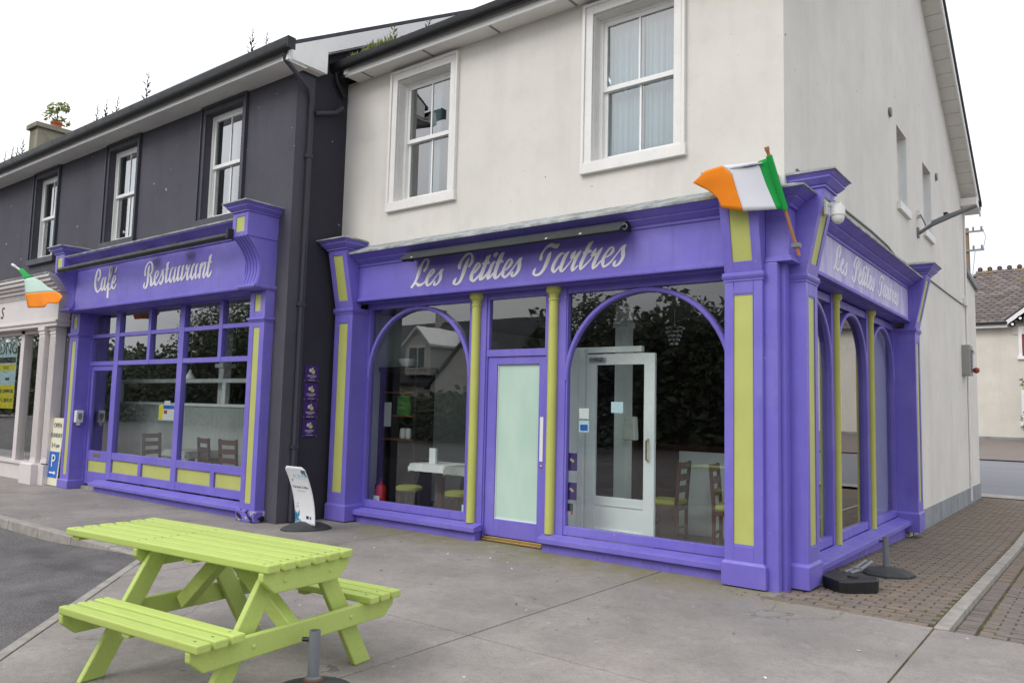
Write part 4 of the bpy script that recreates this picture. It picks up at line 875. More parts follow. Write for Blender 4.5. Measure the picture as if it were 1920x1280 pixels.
MB(CT).box(-11.66,CR-.18,-.1,.09,-.02,.11).build('stall_riser', 'purple_weathered', cafe)
# cafe door
q = MB(CT); D0 = -.02
q.box(-12.29,-12.20,D0-.05,D0,.09,2.195).box(-11.515,-11.435,D0-.05,D0,.09,2.195).box(-12.20,-11.515,D0-.05,D0,2.11,2.195).box(-12.20,-11.515,D0-.05,D0,.51,.685).box(-12.20,-11.515,D0-.05,D0,.09,.315)
cd = q.build('door', 'purple_paint', cafe, bevel=.005)
MB(CT).box(-12.20,-11.515,D0-.03,D0-.024,.685,2.11).build('pane', 'shop_glass', cd)
MB(CT).box(-12.20,-11.515,D0-.04,D0-.015,.315,.51).build('panel', 'lime_panel', cd)
MB(CT).box(-12.00,-11.76,D0,D0+.008,.585,.64).build('letter_plate', 'brass', cd, bevel=.003)
MB(CT).box(-12.3,-11.43,-.1,.03,-.01,.05).build('threshold', 'kerb_concrete', cafe)
# ================================================================== PALE SHOPFRONT, FAR LEFT
pale = thing('pale_shopfront', 'pale pinkish shopfront with columns beside the purple cafe', 'shopfront', (-15, -1.0, 0))
PT = FRONT(-.95)
MB(PT).box(-17.5,-13.0,-.02,.22,2.94,3.05).box(-17.5,-12.98,-.02,.25,3.01,3.055).box(-17.5,-13.02,-.02,.20,3.055,3.58).build('entablature', 'pale_paint', pale, bevel=.006)
m_ = MB(PT)
for k, (e, z0, z1) in enumerate(((.23,3.58,3.63),(.28,3.63,3.70),(.34,3.70,3.76),(.40,3.76,3.83),(.44,3.83,3.89))): m_.box(-17.5,-13.02+e*.15,-.02,e,z0,z1)
m_.build('cornice', 'pale_paint', pale, bevel=.004)
for k in range(60): MB(PT).box(-13.1-k*.07-.035,-13.1-k*.07,.20,.226,3.535,3.575).build('dentil', 'pale_paint', pale)
MB(PT).prism([(-.02,3.891),(.46,3.891),(.46,3.91),(-.02,3.99)], -17.5, -12.98, 0).build('lead_flashing', 'lead_flashing', pale)
text('letter', 'S', .34, PT(-15.68, .203, 3.20), RF, 'ink_black', pale, ext=.004, shear=.2)
for cx, cd_ in ((-13.65, .20), (-13.34, .13)):
    m_ = MB(PT); m_.box(cx-.12,cx+.12,-.08,cd_,.385,2.80).box(cx-.13,cx+.13,-.081,cd_+.01,.385,.44).box(cx-.13,cx+.13,-.081,cd_+.012,2.80,2.835).box(cx-.145,cx+.145,-.082,cd_+.026,2.87,2.94).box(cx-.125,cx+.125,-.0805,cd_+.006,2.835,2.87)
    for q_ in range(4): m_.box(cx-.10+q_*.055,cx-.10+q_*.055+.032,cd_,cd_+.008,.50,2.76)
    m_.build('column', 'pale_paint', pale, bevel=.004)
MB(PT).box(-13.95,-13.42,-.1,.30,0,.36).frus((-13.95,-13.42,-.1,.30),(-13.92,-13.45,-.1,.27),.36,.385).box(-13.42,-13.18,-.1,.19,0,.36).build('pedestal', 'pale_paint', pale, bevel=.006)
MB(PT).box(-17.5,-13.9,-.1,.05,-.02,.30).box(-17.5,-13.9,-.1,.09,.30,.36).box(-15.03,-14.86,-.1,.05,.36,2.94).box(-17.5,-13.5,-.1,.05,2.86,2.94).box(-17.4,-17.2,-.1,.05,.36,2.86).build('window_frame', 'pale_paint', pale, bevel=.005)
MB(PT).box(-17.2,-15.03,-.04,-.034,.36,2.86).build('pane', 'shop_glass', pale)
MB(PT).box(-14.86,-13.5,-.04,-.034,.36,2.86).build('pane', 'shop_glass', pale)
MB().box(-17.5,-13.4,.8,.85,0,3.0).build('rear_wall', 'interior_dark', pale)
pos = thing('window_poster', 'large blue and yellow letting poster behind the glass of the pale shop', 'poster', (-15.3, -.88, 2.0))
T = lambda u, d, z: (2.374+(u-2.374)*1.0386, -.88-d, 1.6+(z-1.6)*1.0386)
MB(T).box(-15.80,-14.84,-.004,0,1.37,2.80).build('sheet', 'sign_sky', pos)
MB(T).box(-15.80,-14.84,.0005,.002,1.37,1.84).box(-15.76,-14.90,.0005,.002,2.13,2.26).build('yellow_band', 'sign_yellow', pos)
MB(T).box(-15.74,-14.88,.0005,.002,2.285,2.40).box(-15.34,-15.14,.0005,.002,1.93,1.985).build('dark_band', 'ink_black', pos)
text('lettering', 'DNG', .34, T(-15.28,.003,2.47), RF, 'ink_black', pos, sx=1.2)
text('lettering', 'TO LET', .10, T(-15.33,.004,2.16), RF, 'ink_grey', pos)
text('lettering', 'PRIME COMMERCIAL', .105, T(-15.30,.004,1.68), RF, 'ink_black', pos, sx=.9)
text('lettering', 'UNIT C.1,200 SQ. FT', .105, T(-15.30,.004,1.50), RF, 'ink_black', pos, sx=.85)
pb = thing('parking_board', 'cream open Sunday board with blue parking arrow leaning beside the cafe', 'sign', (-13.0, -1.1, 0))
T = lambda u, d, z: (u, -1.0-d-.05*(1.24-z), z+.0)
MB(T).box(-13.23,-12.77,-.012,0,.012,1.235).build('board', 'sign_cream', pb)
MB(T).box(-13.205,-12.80,.0005,.003,.15,.62).build('blue_panel', 'sign_blue', pb)
for s_, z_, sz in (('OPEN', 1.06, .125), ('SUNDAY', .88, .115), ('2-4 pm', .70, .115)): text('lettering', s_, sz, T(-13.0,.004,z_), RF, 'ink_grey', pb)
text('lettering', 'P', .33, T(-13.0,.006,.345), RF, 'sign_white', pb, sx=1.1)
MB(T).box(-13.13,-12.93,.004,.006,.225,.255).prism([(-12.93,.20),(-12.86,.24),(-12.93,.28)], .004, .006, 1).build('arrow', 'sign_white', pb)
sz = thing('sanitiser_dispenser', 'small white hand sanitiser dispenser on the side of the cafe pilaster', 'dispenser', (-12.34, -.96, 1.2))
T = SIDE(-12.339)
MB(T).frus((-1.03,-.90,.0,.085),(-1.03,-.90,.0,.10),1.17,1.39).build('case', 'white_plastic', sz, bevel=.015)
MB(T).prism([(-.998,1.34),(-.932,1.34),(-.932,1.26),(-.965,1.215),(-.998,1.26)], .096, .104, 1).build('window', 'ink_grey', sz)
MB(T).box(-.99,-.94,.02,.07,1.125,1.168).build('spout', 'white_plastic', sz, bevel=.006)

# ================================================================== FLAGS
def cloth(name, e0, e1, mat, parent, n=10, amp=.03, ph=0.0):
    """ruled cloth between two edge polylines (lists of 3d points), rippled across"""
    def samp(e, t): 
        k = t*(len(e)-1); i = min(int(k), len(e)-2); f = k-i; return Vector(e[i]).lerp(Vector(e[i+1]), f)
    vs = []; fs = []; mm = 12
    for i in range(n+1):
        for j in range(mm+1):
            p = samp(e0, j/mm).lerp(samp(e1, j/mm), i/n); p.y += amp*math.sin(9*p.x+4*p.z+ph)
            vs.append(tuple(p))
    for i in range(n):
        for j in range(mm): fs.append((i*(mm+1)+j, (i+1)*(mm+1)+j, (i+1)*(mm+1)+j+1, i*(mm+1)+j+1))
    o = MB().add(vs, fs).build(name, mat, parent, smooth=True)
    s_ = o.modifiers.new('thickness', 'SOLIDIFY'); s_.thickness = .003; return o
fl = thing('tricolour_flag', 'green white and orange flag flying from the corner of the shopfront', 'flag', (.14, -.08, 3.13))
MB().tube([(.15,-.06,3.10),(.0,-.475,4.02)], .016, 10).build('pole', 'pole_wood', fl)
MB().tube([(.002,-.47,4.01),(-.003,-.485,4.045)], .022, 10).build('finial', 'pole_wood', fl)
MB().box(.10,.17,-.12,-.05,3.17,3.21).build('bracket', 'grey_metal', fl)
E0 = [(.012,-.448,3.955), (.092,-.235,3.515)]; E1 = [(-.095,-.46,3.935), (-.04,-.40,3.72), (.035,-.34,3.495)]
E2 = [(-.431,-.46,3.948), (-.345,-.44,3.86), (-.31,-.40,3.70), (-.262,-.36,3.51)]
E3 = [(-.60,-.46,3.925), (-.735,-.46,3.835), (-.59,-.42,3.745), (-.50,-.40,3.66), (-.47,-.38,3.565)]
cloth('cloth', E0, E1, 'green_cloth', fl, 6, .015); cloth('cloth', E1, E2, 'white_cloth', fl, 12, .015); cloth('cloth', E2, E3, 'orange_cloth', fl, 12, .015)
MB().tube([(.008,-.453,3.97),(.084,-.2426,3.505)], .028, 10).build('sleeve', 'green_cloth', fl)
fl2 = thing('tricolour_flag', 'drooping green white and orange flag hanging beside the cafe fascia', 'flag', (-12.72, -1.25, 3.35))
MB().tube([(-12.72,-1.22,3.42),(-13.68,-1.70,4.03)], .018, 8).build('pole', 'white_plastic', fl2)
MB().tube([(-13.66,-1.69,4.02),(-13.73,-1.725,4.06)], .026, 8).build('finial', 'white_plastic', fl2)
A0 = [(-13.60,-1.68,3.96), (-13.45,-1.66,3.97)]; A1 = [(-13.20,-1.70,3.74), (-12.88,-1.66,3.76)]
A2 = [(-13.02,-1.72,3.455), (-12.45,-1.70,3.45), (-11.90,-1.66,3.425)]; A3 = [(-12.83,-1.72,3.19), (-12.45,-1.70,3.175), (-12.10,-1.72,3.157), (-12.05,-1.70,3.23), (-11.76,-1.68,3.20), (-11.66,-1.66,3.33)]
cloth('cloth', A0, A1, 'green_cloth', fl2, 6, .02); cloth('cloth', A1, A2, 'flag_white_backlit', fl2, 8, .02); cloth('cloth', A2, A3, 'orange_cloth', fl2, 8, .02)

# ================================================================== WALL PLAQUES, PAVEMENT SIGN
for k, (z0, z1) in enumerate(((1.918, 2.150), (1.658, 1.893), (1.408, 1.642), (1.150, 1.388))):
    where = ('topmost of four purple plaques on the dark wall', 'second purple plaque from the top on the dark wall', 'third purple plaque from the top on the dark wall', 'lowest of four purple plaques on the dark wall')[k]
    pq = thing('wall_plaque', where, 'sign', (XL, -.43, z0), 'menu plaques on the dark return wall')
    T = SIDE(XL+.004)
    MB(T).box(-.553,-.305,0,.008,z0,z1).build('plate', 'plaque_purple', pq)
    for u, z, r_, mt in ((-.452, z1-.075, .027, 'ink_pale'), (-.408, z1-.095, .03, 'lime_panel'), (-.418, z1-.048, .014, 'ink_pale')):
        MB(lambda a_, b_, c_: T(u+a_, .008+c_, z+b_)).lathe([(r_,0),(r_,.002)], 0, 0, 14).build('logo', mt, pq)
    for j, (dz, hw) in enumerate(((.145, .075), (.16, .075), (.178, .04), (.212, .06))): MB(T).box(-.43-hw,-.43+hw,.008,.0095,z1-dz-.003,z1-dz+.003).build('text_line', 'ink_pale', pq)
    for u in (-.545, -.313): MB(T).box(u-.006,u+.006,.008,.012,z0+.004,z0+.016).build('screw', 'chrome', pq)
bn = thing('pavement_sign', 'white curved pavement sign on an oval rubber base beside the dark wall', 'sign', (-5.85, -.88, 0))
MB().lathe([(.33,0),(.33,.012),(.30,.035),(.20,.075),(.08,.10),(.01,.10)], -5.86, -.86, 28, sx=.7, sy=1.0, rot=-.35).build('base', 'rubber', bn, smooth=True)
def BP(u, v, d=0):
    t_ = max(v, 0)/.72; y_ = -.90-.20*t_*t_; sl = -.40*t_/.72; n_ = math.hypot(1, sl)
    return (-5.84+u-.01*t_, y_-d/n_, .085+v*.985+d*sl/n_)
def panel(mb, u0, u1, v0, v1, d, nu=8, nv=16, cut=None):
    vs = []; fs = []
    for j in range(nv+1):
        v = v0+(v1-v0)*j/nv
        for i in range(nu+1):
            u = u0+(u1-u0)*i/nu
            if cut and v > v1-cut:      # rounded top corners
                q_ = (v-(v1-cut))/cut; lim = (u1-u0)/2-cut*(1-math.sqrt(max(0, 1-q_*q_))); uc = (u0+u1)/2; u = uc+(u-uc)*lim/((u1-u0)/2)
            vs.append(BP(u, v, d))
    for j in range(nv):
        for i in range(nu): fs.append((j*(nu+1)+i, j*(nu+1)+i+1, (j+1)*(nu+1)+i+1, (j+1)*(nu+1)+i))
    mb.add(vs, fs); return mb
o = panel(MB(), -.20, .20, -.02, .735, 0, 12, 24, .05).build('panel', 'sign_white', bn, smooth=True)
s_ = o.modifiers.new('thickness', 'SOLIDIFY'); s_.thickness = .008; s_.offset = 0
def curved_text(s_, size, u, v, mat, sx=1.0, rot=0):
    o = text('lettering', s_, size, (0,0,0), Matrix.Rotation(rot, 3, 'Z'), mat, None, sx=sx, ext=.0008)
    for q_ in o.data.vertices: q_.co = BP(u+q_.co.x, v+q_.co.y, .0075+q_.co.z)
    o.parent = bn; o.matrix_parent_inverse = bn.matrix_basis.inverted()
curved_text('PURO', .085, .03, .585, 'sign_sky', 1.1); curved_text('Fairtrade Coffee', .046, .0, .455, 'ink_grey'); curved_text('Drink it. Love it.', .026, 0, .412, 'ink_pale')
rn = random.Random(5)
def leafy(u, v, n, r_, mat, sp):
    for k in range(n):
        a_ = rn.uniform(0, 6.28); l = r_*rn.uniform(.6, 1.1); w_ = l*.28; cu, cv = u+rn.uniform(-sp, sp), v+rn.uniform(-sp, sp)
        pts = [(cu+l*math.cos(a_)*t_+w_*s2*math.sin(a_), cv+l*math.sin(a_)*t_-w_*s2*math.cos(a_)) for t_, s2 in ((-.5,0),(0,.5),(.5,0),(0,-.5))]
        pts = [(max(-.197, min(.197, p[0])), max(0, min(.70, p[1]))) for p in pts]
        MB().add([BP(p[0], p[1], .0056+.0004*k) for p in pts], [(0,1,2,3)]).build('leaf_print', mat, bn)
leafy(.155, .655, 9, .09, 'sign_teal', .035); leafy(-.14, .06, 12, .12, 'sign_teal', .05); leafy(-.13, .22, 3, .05, 'ink_red', .03); leafy(-.12, .57, 2, .05, 'ink_grey', .02)
panel(MB(), .03, .08, .055, .095, .006, 2, 2).build('badge', 'ink_black', bn); panel(MB(), .10, .13, .055, .09, .006, 2, 2).build('badge', 'sign_blue', bn)

# ================================================================== SIDE WALL FITTINGS
cm = thing('dome_camera', 'white dome security camera on the corner shopfront console', 'camera', (.29, .33, 3.6))
MB().box(.283,.315,.27,.39,3.54,3.67).box(.315,.43,.31,.35,3.625,3.665).build('bracket', 'white_plastic', cm, bevel=.008)
m_ = MB().lathe([(.028,3.645),(.06,3.62),(.066,3.56),(.066,3.53),(.058,3.525),(.058,3.50),(.045,3.465),(.02,3.448),(.001,3.446)], .40, .33, 20); m_.build('dome', 'white_plastic', cm, smooth=True)
cm2 = thing('dome_camera', 'small white camera with black lens at the rear corner of the side wall', 'camera', (.0, 11.9, 3.2))
MB().box(0.0,.12,11.9,11.98,3.18,3.22).build('bracket', 'white_plastic', cm2); MB().lathe([(.02,3.18),(.075,3.17),(.08,3.08),(.07,3.05),(.02,3.02)], .12, 11.9, 16).build('body', 'white_plastic', cm2, smooth=True)
MB(lambda a_, b_, c_: (.13+a_, 11.80-c_, 3.09+b_)).lathe([(.04,-.03),(.04,.02),(.02,.04)], 0, 0, 14).build('lens', 'ink_black', cm2, smooth=True)
lp = thing('bracket_lamp', 'grey street lamp on an upswept arm from the side wall', 'street lamp', (0, 6.72, 4.7))
MB().box(.001,.03,6.66,6.78,4.60,4.76).build('wall_plate', 'grey_metal', lp); MB().tube([(.01,6.72,4.66),(.22,6.72,4.79)], .03, 10).build('arm', 'grey_metal', lp)
MB().frus((.20,.50,6.66,6.78),(.22,.48,6.67,6.77),0,.07).build('tmp', 'grey_metal', lp)
o = bpy.data.objects['tmp']; o.name = 'control_box'
for v in o.data.vertices: v.co.z += 4.765+(v.co.x-.2)*.37
MB().add([(.46,6.66,4.86),(.86,6.63,5.005),(.86,6.80,5.005),(.46,6.78,4.86),(.46,6.68,4.93),(.86,6.66,5.04),(.86,6.78,5.04),(.46,6.77,4.93)], [(0,3,2,1),(4,5,6,7),(0,1,5,4),(1,2,6,5),(2,3,7,6),(3,0,4,7)]).build('lamp_head', 'grey_metal', lp, bevel=.01)
MB().box(.39,.45,6.69,6.75,4.905,4.965).build('photocell', 'ink_black', lp)
MB().tube([(.02,6.70,4.95),(.06,6.68,4.97),(.10,6.7,4.86),(.13,6.71,4.78)], .008, 6).build('cable', 'ink_black', lp)
jb0 = tag(MB().box(.001,.06,6.70,6.78,4.93,5.06).build('junction_box', 'white_plastic', bevel=.006), 'small cream junction box just above the lamp bracket', 'junction box')
ac = thing('vent_box', 'grey louvred ventilation box high on the rear of the side wall', 'vent', (.0, 11.4, 2.6))
MB().box(.001,.15,11.39,11.86,2.56,3.20).build('case', 'vent_grey', ac, bevel=.006)
for k in range(9): MB().add([(.15,11.50,2.66+k*.055),(.15,11.82,2.66+k*.055),(.172,11.82,2.645+k*.055),(.172,11.50,2.645+k*.055),(.15,11.50,2.69+k*.055),(.15,11.82,2.69+k*.055)], [(0,1,2,3),(3,2,5,4),(0,3,4),(1,5,2)]).build('louvre', 'ink_grey', ac)
MB().lathe([(.01,2.61),(.05,2.63),(.065,2.675),(.05,2.72),(.01,2.74)], .22, 11.75, 14).build('float_ball', 'window_red', ac, smooth=True)
MB().box(.15,.2,11.72,11.78,2.66,2.69).build('float_arm', 'grey_metal', ac)
tag(MB().box(.001,.07,11.80,12.03,4.09,4.27).box(.03,.06,12.03,12.06,4.10,4.25).build('junction_box', 'white_plastic', bevel=.006), 'pale meter box on the side wall above the rear camera', 'junction box')

# ================================================================== PICNIC TABLE
pt = thing('picnic_table', 'lime green wooden picnic table with attached benches and long overhanging top', 'table', (-1.927, -4.522, 0))
pt.rotation_euler = (0, 0, .093); bpy.context.view_layer.update()
def tp(name, mb, bevel=.008):
    o = mb.build(name, 'picnic_paint', None, bevel=bevel); o.parent = pt; return o
rp = random.Random(11)
for k in range(6):
    b0 = -.333+k*.6667/6; a1 = rp.uniform(-.004, .004)
    tl = rp.uniform(-.0025, .0025); zt = .743+rp.uniform(-.0015, .0015)
    tp('plank', MB().add([(x_, y_, z_) for x_ in (-1.253+a1, .729+a1*.5) for y_, z_ in ((b0+.013,.698),(b0+.098,.698),(b0+.098,zt+tl),(b0+.013,zt-tl))], [(0,1,2,3),(4,5,6,7),(0,1,5,4),(1,2,6,5),(2,3,7,6),(3,0,4,7)]))
for sgn in (-1, 1):
    for k in range(3):
        b0 = .453+k*.101; lo, hi = sorted((sgn*(b0+.010), sgn*(b0+.092)))
        tp('seat_plank', MB().box(-.487+rp.uniform(-.004,.004),.753,lo,hi,.393,.437+rp.uniform(-.001,.001)))
    lo, hi = sorted((sgn*.48, sgn*.73)); tp('seat_batten', MB().box(.10,.17,lo,hi,.365,.393))
paint('screw_paint', rgb(120, 132, 76), .6, .1)
def screw(a_, b_, z_):
    o = MB().lathe([(.007,z_),(.007,z_+.0012),(.002,z_+.0014)], a_, b_, 8).build('screw', 'screw_paint', None); o.parent = pt
for a_ in (.676, -.464, -1.17):
    for k in range(6):
        for db in (.03, .08): screw(a_, -.333+k*.6667/6+db, .744)
for a_ in (.676, -.464):
    for k in range(3):
        for sgn in (-1, 1): screw(a_, sgn*(.453+k*.101+.05), .4375)
for a_ in (-1.17, .02): tp('top_batten', MB().box(a_-.04,a_+.04,-.30,.30,.67,.698))
for a0, bm_, lg in ((.615, .655, .615), (-.445, -.485, -.445)):
    s_ = .04
    x0, x1 = (bm_, bm_+s_)
    tp('bearer', MB().prism([(-.325,.698),(-.325,.655),(-.235,.578),(.235,.578),(.325,.655),(.325,.698)], x0, x1, 0))
    tp('seat_beam', MB().prism([(-.745,.393),(-.745,.345),(-.66,.275),(.66,.275),(.745,.345),(.745,.393)], x0, x1, 0))
    l0, l1 = (a0-.0405, a0-.0005) if a0 > 0 else (a0+.0005, a0+.0405)
    for sgn in (-1, 1):
        tp('leg', MB().prism([(sgn*.235,.697),(sgn*.10,.697),(sgn*.50,.0),(sgn*.645,.0)], l0, l1, 0))
    for b_, z_ in ((-.17,.64),(.17,.64),(-.36,.335),(.36,.335)):
        xo = x1 if a0 > 0 else x0-.004
        tp('bolt', MB(lambda u, v, q_: (xo+q_, b_+u, z_+v)).lathe([(.012,0),(.012,.004),(.006,.007)], 0, 0, 10), 0)
for sx in (-1, 1):
    e = -.405 if sx < 0 else .575
    m_ = MB(); p0, p1 = Vector((e, 0, .33)), Vector((.02+.05*sx, 0, .672)); dv = (p1-p0).normalized(); nv = Vector((-dv.z, 0, dv.x))*.045
    q = [p0-nv, p0+nv, p1+nv, p1-nv]; m_.prism([(v.x, v.z) for v in q], -.04, .04, 1); tp('brace', m_)

# ================================================================== PARASOL BASES
u1 = thing('parasol_base', 'round dark parasol base with upright tube in front of the picnic table', 'parasol base', (-1.09, -4.51, 0), 'parasol bases without parasols')
MB().lathe([(.25,0),(.25,.03),(.22,.06),(.10,.10),(.05,.115),(.001,.115)], -1.09, -4.51, 30).build('base', 'rubber', u1, smooth=True)
MB().lathe([(.045,.11),(.045,.13),(.031,.135),(.031,.375),(.027,.375),(.027,.20),(.001,.20)], -1.09, -4.51, 20).build('tube', 'grey_metal', u1, smooth=True)
MB().tube([(-1.115,-4.525,.325),(-1.15,-4.545,.325)], .012, 8).build('clamp_knob', 'black_plastic', u1)
MB().lathe([(.055,.112),(.055,.122),(.03,.124)], -1.09, -4.51, 20).build('collar', 'rust', u1)
u2 = thing('parasol_base', 'dark octagonal parasol base with upright tube beside the side window sill', 'parasol base', (.48, 1.80, -.04), 'parasol bases without parasols')
z0 = alley_z(1.8)
MB().lathe([(.27,z0),(.27,z0+.025),(.22,z0+.055),(.08,z0+.075),(.001,z0+.075)], .48, 1.78, 8, sx=1.0, sy=.95, rot=.2).build('base', 'rubber', u2)
MB().lathe([(.03,z0+.07),(.03,z0+.385),(.026,z0+.385),(.026,z0+.2),(.001,z0+.2)], .455, 1.84, 16).build('tube', 'grey_metal', u2, smooth=True)
MB().tube([(.43,1.82,z0+.34),(.40,1.80,z0+.34)], .011, 8).build('clamp_knob', 'black_plastic', u2)
u3 = thing('parasol_base', 'black angular parasol base with fallen bracket lying by the corner pilaster', 'parasol base', (.38, .6, 0), 'parasol bases without parasols')
z0 = alley_z(.6); P6 = [(.17,.52),(.37,.33),(.45,.35),(.64,.62),(.62,.76),(.34,.92),(.2,.86)]
MB().prism(P6, z0-.004, z0+.115, 2).build('base', 'black_plastic', u3, bevel=.012)
for dx in (0, .055): MB().tube([(.30+dx,.80,z0+.115),(.35+dx,.95,z0+.13),(.40+dx,1.22,z0+.18)], .016, 8).build('bracket_arm', 'grey_metal', u3)
MB().box(.33,.42,.93,1.0,z0+.118,z0+.15).build('bracket', 'grey_metal', u3)
MB().lathe([(.05,z0+.112),(.05,z0+.13),(.02,z0+.132)], .42, .62, 12).build('socket', 'ink_black', u3)
# ================================================================== INTERIORS
FZ = .08
room = MB(); room.box(-6.43,-.31,.24,6.0,FZ-.06,FZ)
room = struct(room.build('shop_floor', 'interior_floor'))
struct(MB().box(-6.43,-.31,6.0,6.05,FZ,3.0).build('shop_back_wall', 'interior_dark'))
struct(MB().box(-6.43,-.31,.31,6.0,3.0,3.02).build('shop_ceiling', 'interior_wall'))
struct(MB().box(-6.433,-6.40,.24,6.0,FZ,3.0).build('shop_party_wall', 'interior_pale'))
struct(MB().box(-6.395,-6.0,.245,.275,FZ,3.0).build('shop_return_wall', 'interior_pale'))
struct(MB().box(-13.2,XL-.31,-.58,2.75,FZ-.06,FZ).build('cafe_floor', 'interior_floor'))
struct(MB().box(-13.2,XL-.31,2.7,2.74,FZ,3.2).build('cafe_back_wall', 'interior_dark'))
# open inner door of the porch with its frame
idr = thing('inner_door', 'white half glazed inner door standing open inside the right arched window', 'door', (-2.63, .7, FZ))
T = FRONT(.70)
q = MB(T); q.box(-2.633,-2.50,-.045,0,FZ+.01,2.29).box(-1.85,-1.713,-.045,0,FZ+.01,2.29).box(-2.50,-1.85,-.045,0,2.16,2.29).box(-2.50,-1.85,-.045,0,FZ+.01,.23).box(-2.50,-1.85,-.045,0,.50,.605)
idr_f = q.build('leaf', 'inner_white', idr, bevel=.005)
MB(T).box(-2.50,-1.85,-.03,-.015,.23,.50).build('lower_panel', 'inner_white', idr); MB(T).box(-2.50,-1.85,-.026,-.02,.605,2.16).build('pane', 'inner_glass', idr)
MB(T).box(-2.58,-2.36,0,.04,2.20,2.25).build('door_closer', 'chrome', idr, bevel=.01)
MB().tube([T(-1.79,.0,1.05),T(-1.79,.045,1.07),T(-1.79,.045,1.28),T(-1.79,0,1.30)], .012, 8).build('handle', 'brass', idr)
MB().box(-2.80,-2.72,.33,.72,FZ,2.36).box(-2.80,-1.9,.73,.80,2.31,2.38).box(-2.72,-2.64,.66,.75,FZ,2.36).build('door_frame', 'inner_white', idr, bevel=.004)
post = tag(MB().box(-2.70,-2.52,1.5,1.66,FZ,3.0).box(-2.72,-2.50,1.48,1.68,2.7,2.78).build('white_post', 'inner_white', bevel=.005), 'slim white post behind the open inner door', 'post')
def chair(loc, rz, label):
    r = thing('dining_chair', label, 'chair', (0, 0, 0), 'dining chairs inside the restaurant')
    def p(nm, mb, mat='dark_wood', bv=.006): o = mb.build(nm, mat, None, bevel=bv); o.parent = r
    p('seat', MB().frus((-.21,.21,-.2,.2),(-.2,.2,-.19,.19),.43,.49), 'seat_lime', .02); p('seat_frame', MB().box(-.21,.21,-.2,.2,.37,.43))
    for sx in (-1, 1):
        p('leg', MB().box(sx*.19-.02,sx*.19+.02,-.2,-.16,0,.37)); p('leg', MB().prism([(.16,0),(.2,0),(.2,.45),(.24,.95),(.20,.95),(.16,.45)], sx*.19-.02, sx*.19+.02, 0))
    for z in (.58, .72, .86): p('back_rail', MB().prism([(.165+(z-.45)*.08,z),(.195+(z-.45)*.08,z),(.20+(z-.45)*.08,z+.08),(.17+(z-.45)*.08,z+.08)], -.17, .17, 0))
    for yy in (-.18, .18): p('stretcher', MB().box(-.17,.17,yy-.012,yy+.012,.15,.18))
    r.location = loc; r.rotation_euler = (0, 0, rz)
chair((-1.90,1.42,FZ), -1.45, 'dark chair with lime seat beside the open inner door')
chair((-1.08,1.45,FZ), 1.75, 'dark chair with lime seat half hidden by the lime panelled corner pilaster')
chair((-10.9,-.15,FZ), 1.9, 'dark ladder back chair in front of the white cafe partition')
chair((-9.05,-.22,FZ), 3.0, 'dark chair left of a pair close behind the cafe window'); chair((-8.45,-.20,FZ), 3.25, 'dark chair nearest the right cafe pilaster')
chair((-5.15,1.75,FZ), .1, 'dark chair behind the cloth covered table in the left arched window')
def clothed_table(name, label, x0, x1, y0, y1, zt, mats):
    r = thing(name, label, 'table', ((x0+x1)/2, (y0+y1)/2, FZ)); n = 24; vs = []; fs = []
    for j in range(n+1):
        for i in range(n+1):
            u, v = i/n*1.36-.18, j/n*1.36-.18; x = x0+(x1-x0)*min(1, max(0, u)); y = y0+(y1-y0)*min(1, max(0, v))
            ox = max(0, -u, u-1)*(x1-x0); oy = max(0, -v, v-1)*(y1-y0); dr = max(ox, oy)+.25*min(ox, oy)
            x += .25*ox*(-1 if u < 0 else 1)+(.015*math.sin(v*23) if ox else 0); y += .25*oy*(-1 if v < 0 else 1)+(.015*math.sin(u*23) if oy else 0)
            vs.append((x, y, zt-dr))
    for j in range(n):
        for i in range(n): fs.append((j*(n+1)+i, j*(n+1)+i+1, (j+1)*(n+1)+i+1, (j+1)*(n+1)+i))
    MB().add(vs, fs).build('tablecloth', mats, r, smooth=True)
    MB().box(x0+.02,x1-.02,y0+.02,y1-.02,zt-.04,zt-.006).build('table_top', 'dark_wood', r)
    MB().box((x0+x1)/2-.04,(x0+x1)/2+.04,(y0+y1)/2-.04,(y0+y1)/2+.04,FZ,zt-.04).box((x0+x1)/2-.25,(x0+x1)/2+.25,(y0+y1)/2-.04,(y0+y1)/2+.04,FZ,FZ+.06).build('pedestal', 'dark_wood', r)
clothed_table('dining_table', 'small table under a white cloth in the left arched window', -5.62, -4.95, .75, 1.35, .80, 'table_linen')
clothed_table('dining_table', 'table under a grey patterned cloth next to the white one', -4.90, -4.15, .72, 1.35, .80, 'linen_pattern')
clothed_table('dining_table', 'cloth covered table behind the middle mullion of the cafe window', -10.15, -9.45, -.5, .1, .80, 'linen_pattern')
for x, y, lb in ((-5.50, .62, 'round lime stool in front of the white clothed table'), (-4.55, .60, 'round lime stool next to the first green column')):
    r = thing('stool', lb, 'stool', (x, y, FZ))
    MB().lathe([(.17,.42),(.19,.44),(.19,.475),(.15,.495),(.001,.50)], x, y, 22).build('seat', 'seat_lime', r, smooth=True)
    for k in range(4): a_ = k*1.571+.5; MB().tube([(x+.13*math.cos(a_),y+.13*math.sin(a_),.43),(x+.17*math.cos(a_),y+.17*math.sin(a_),FZ)], .013, 6).build('leg', 'dark_wood', r)
mc = tag(MB().prism([(-5.36,.80),(-5.24,.80),(-5.24,1.02),(-5.36,1.02)], .86, .90, 1).build('menu_card', 'sign_white'), 'folded white menu card standing on the white clothed table', 'menu')
fe = thing('fire_extinguisher', 'red fire extinguisher standing inside the left arched window', 'fire extinguisher', (-5.86, .42, FZ))
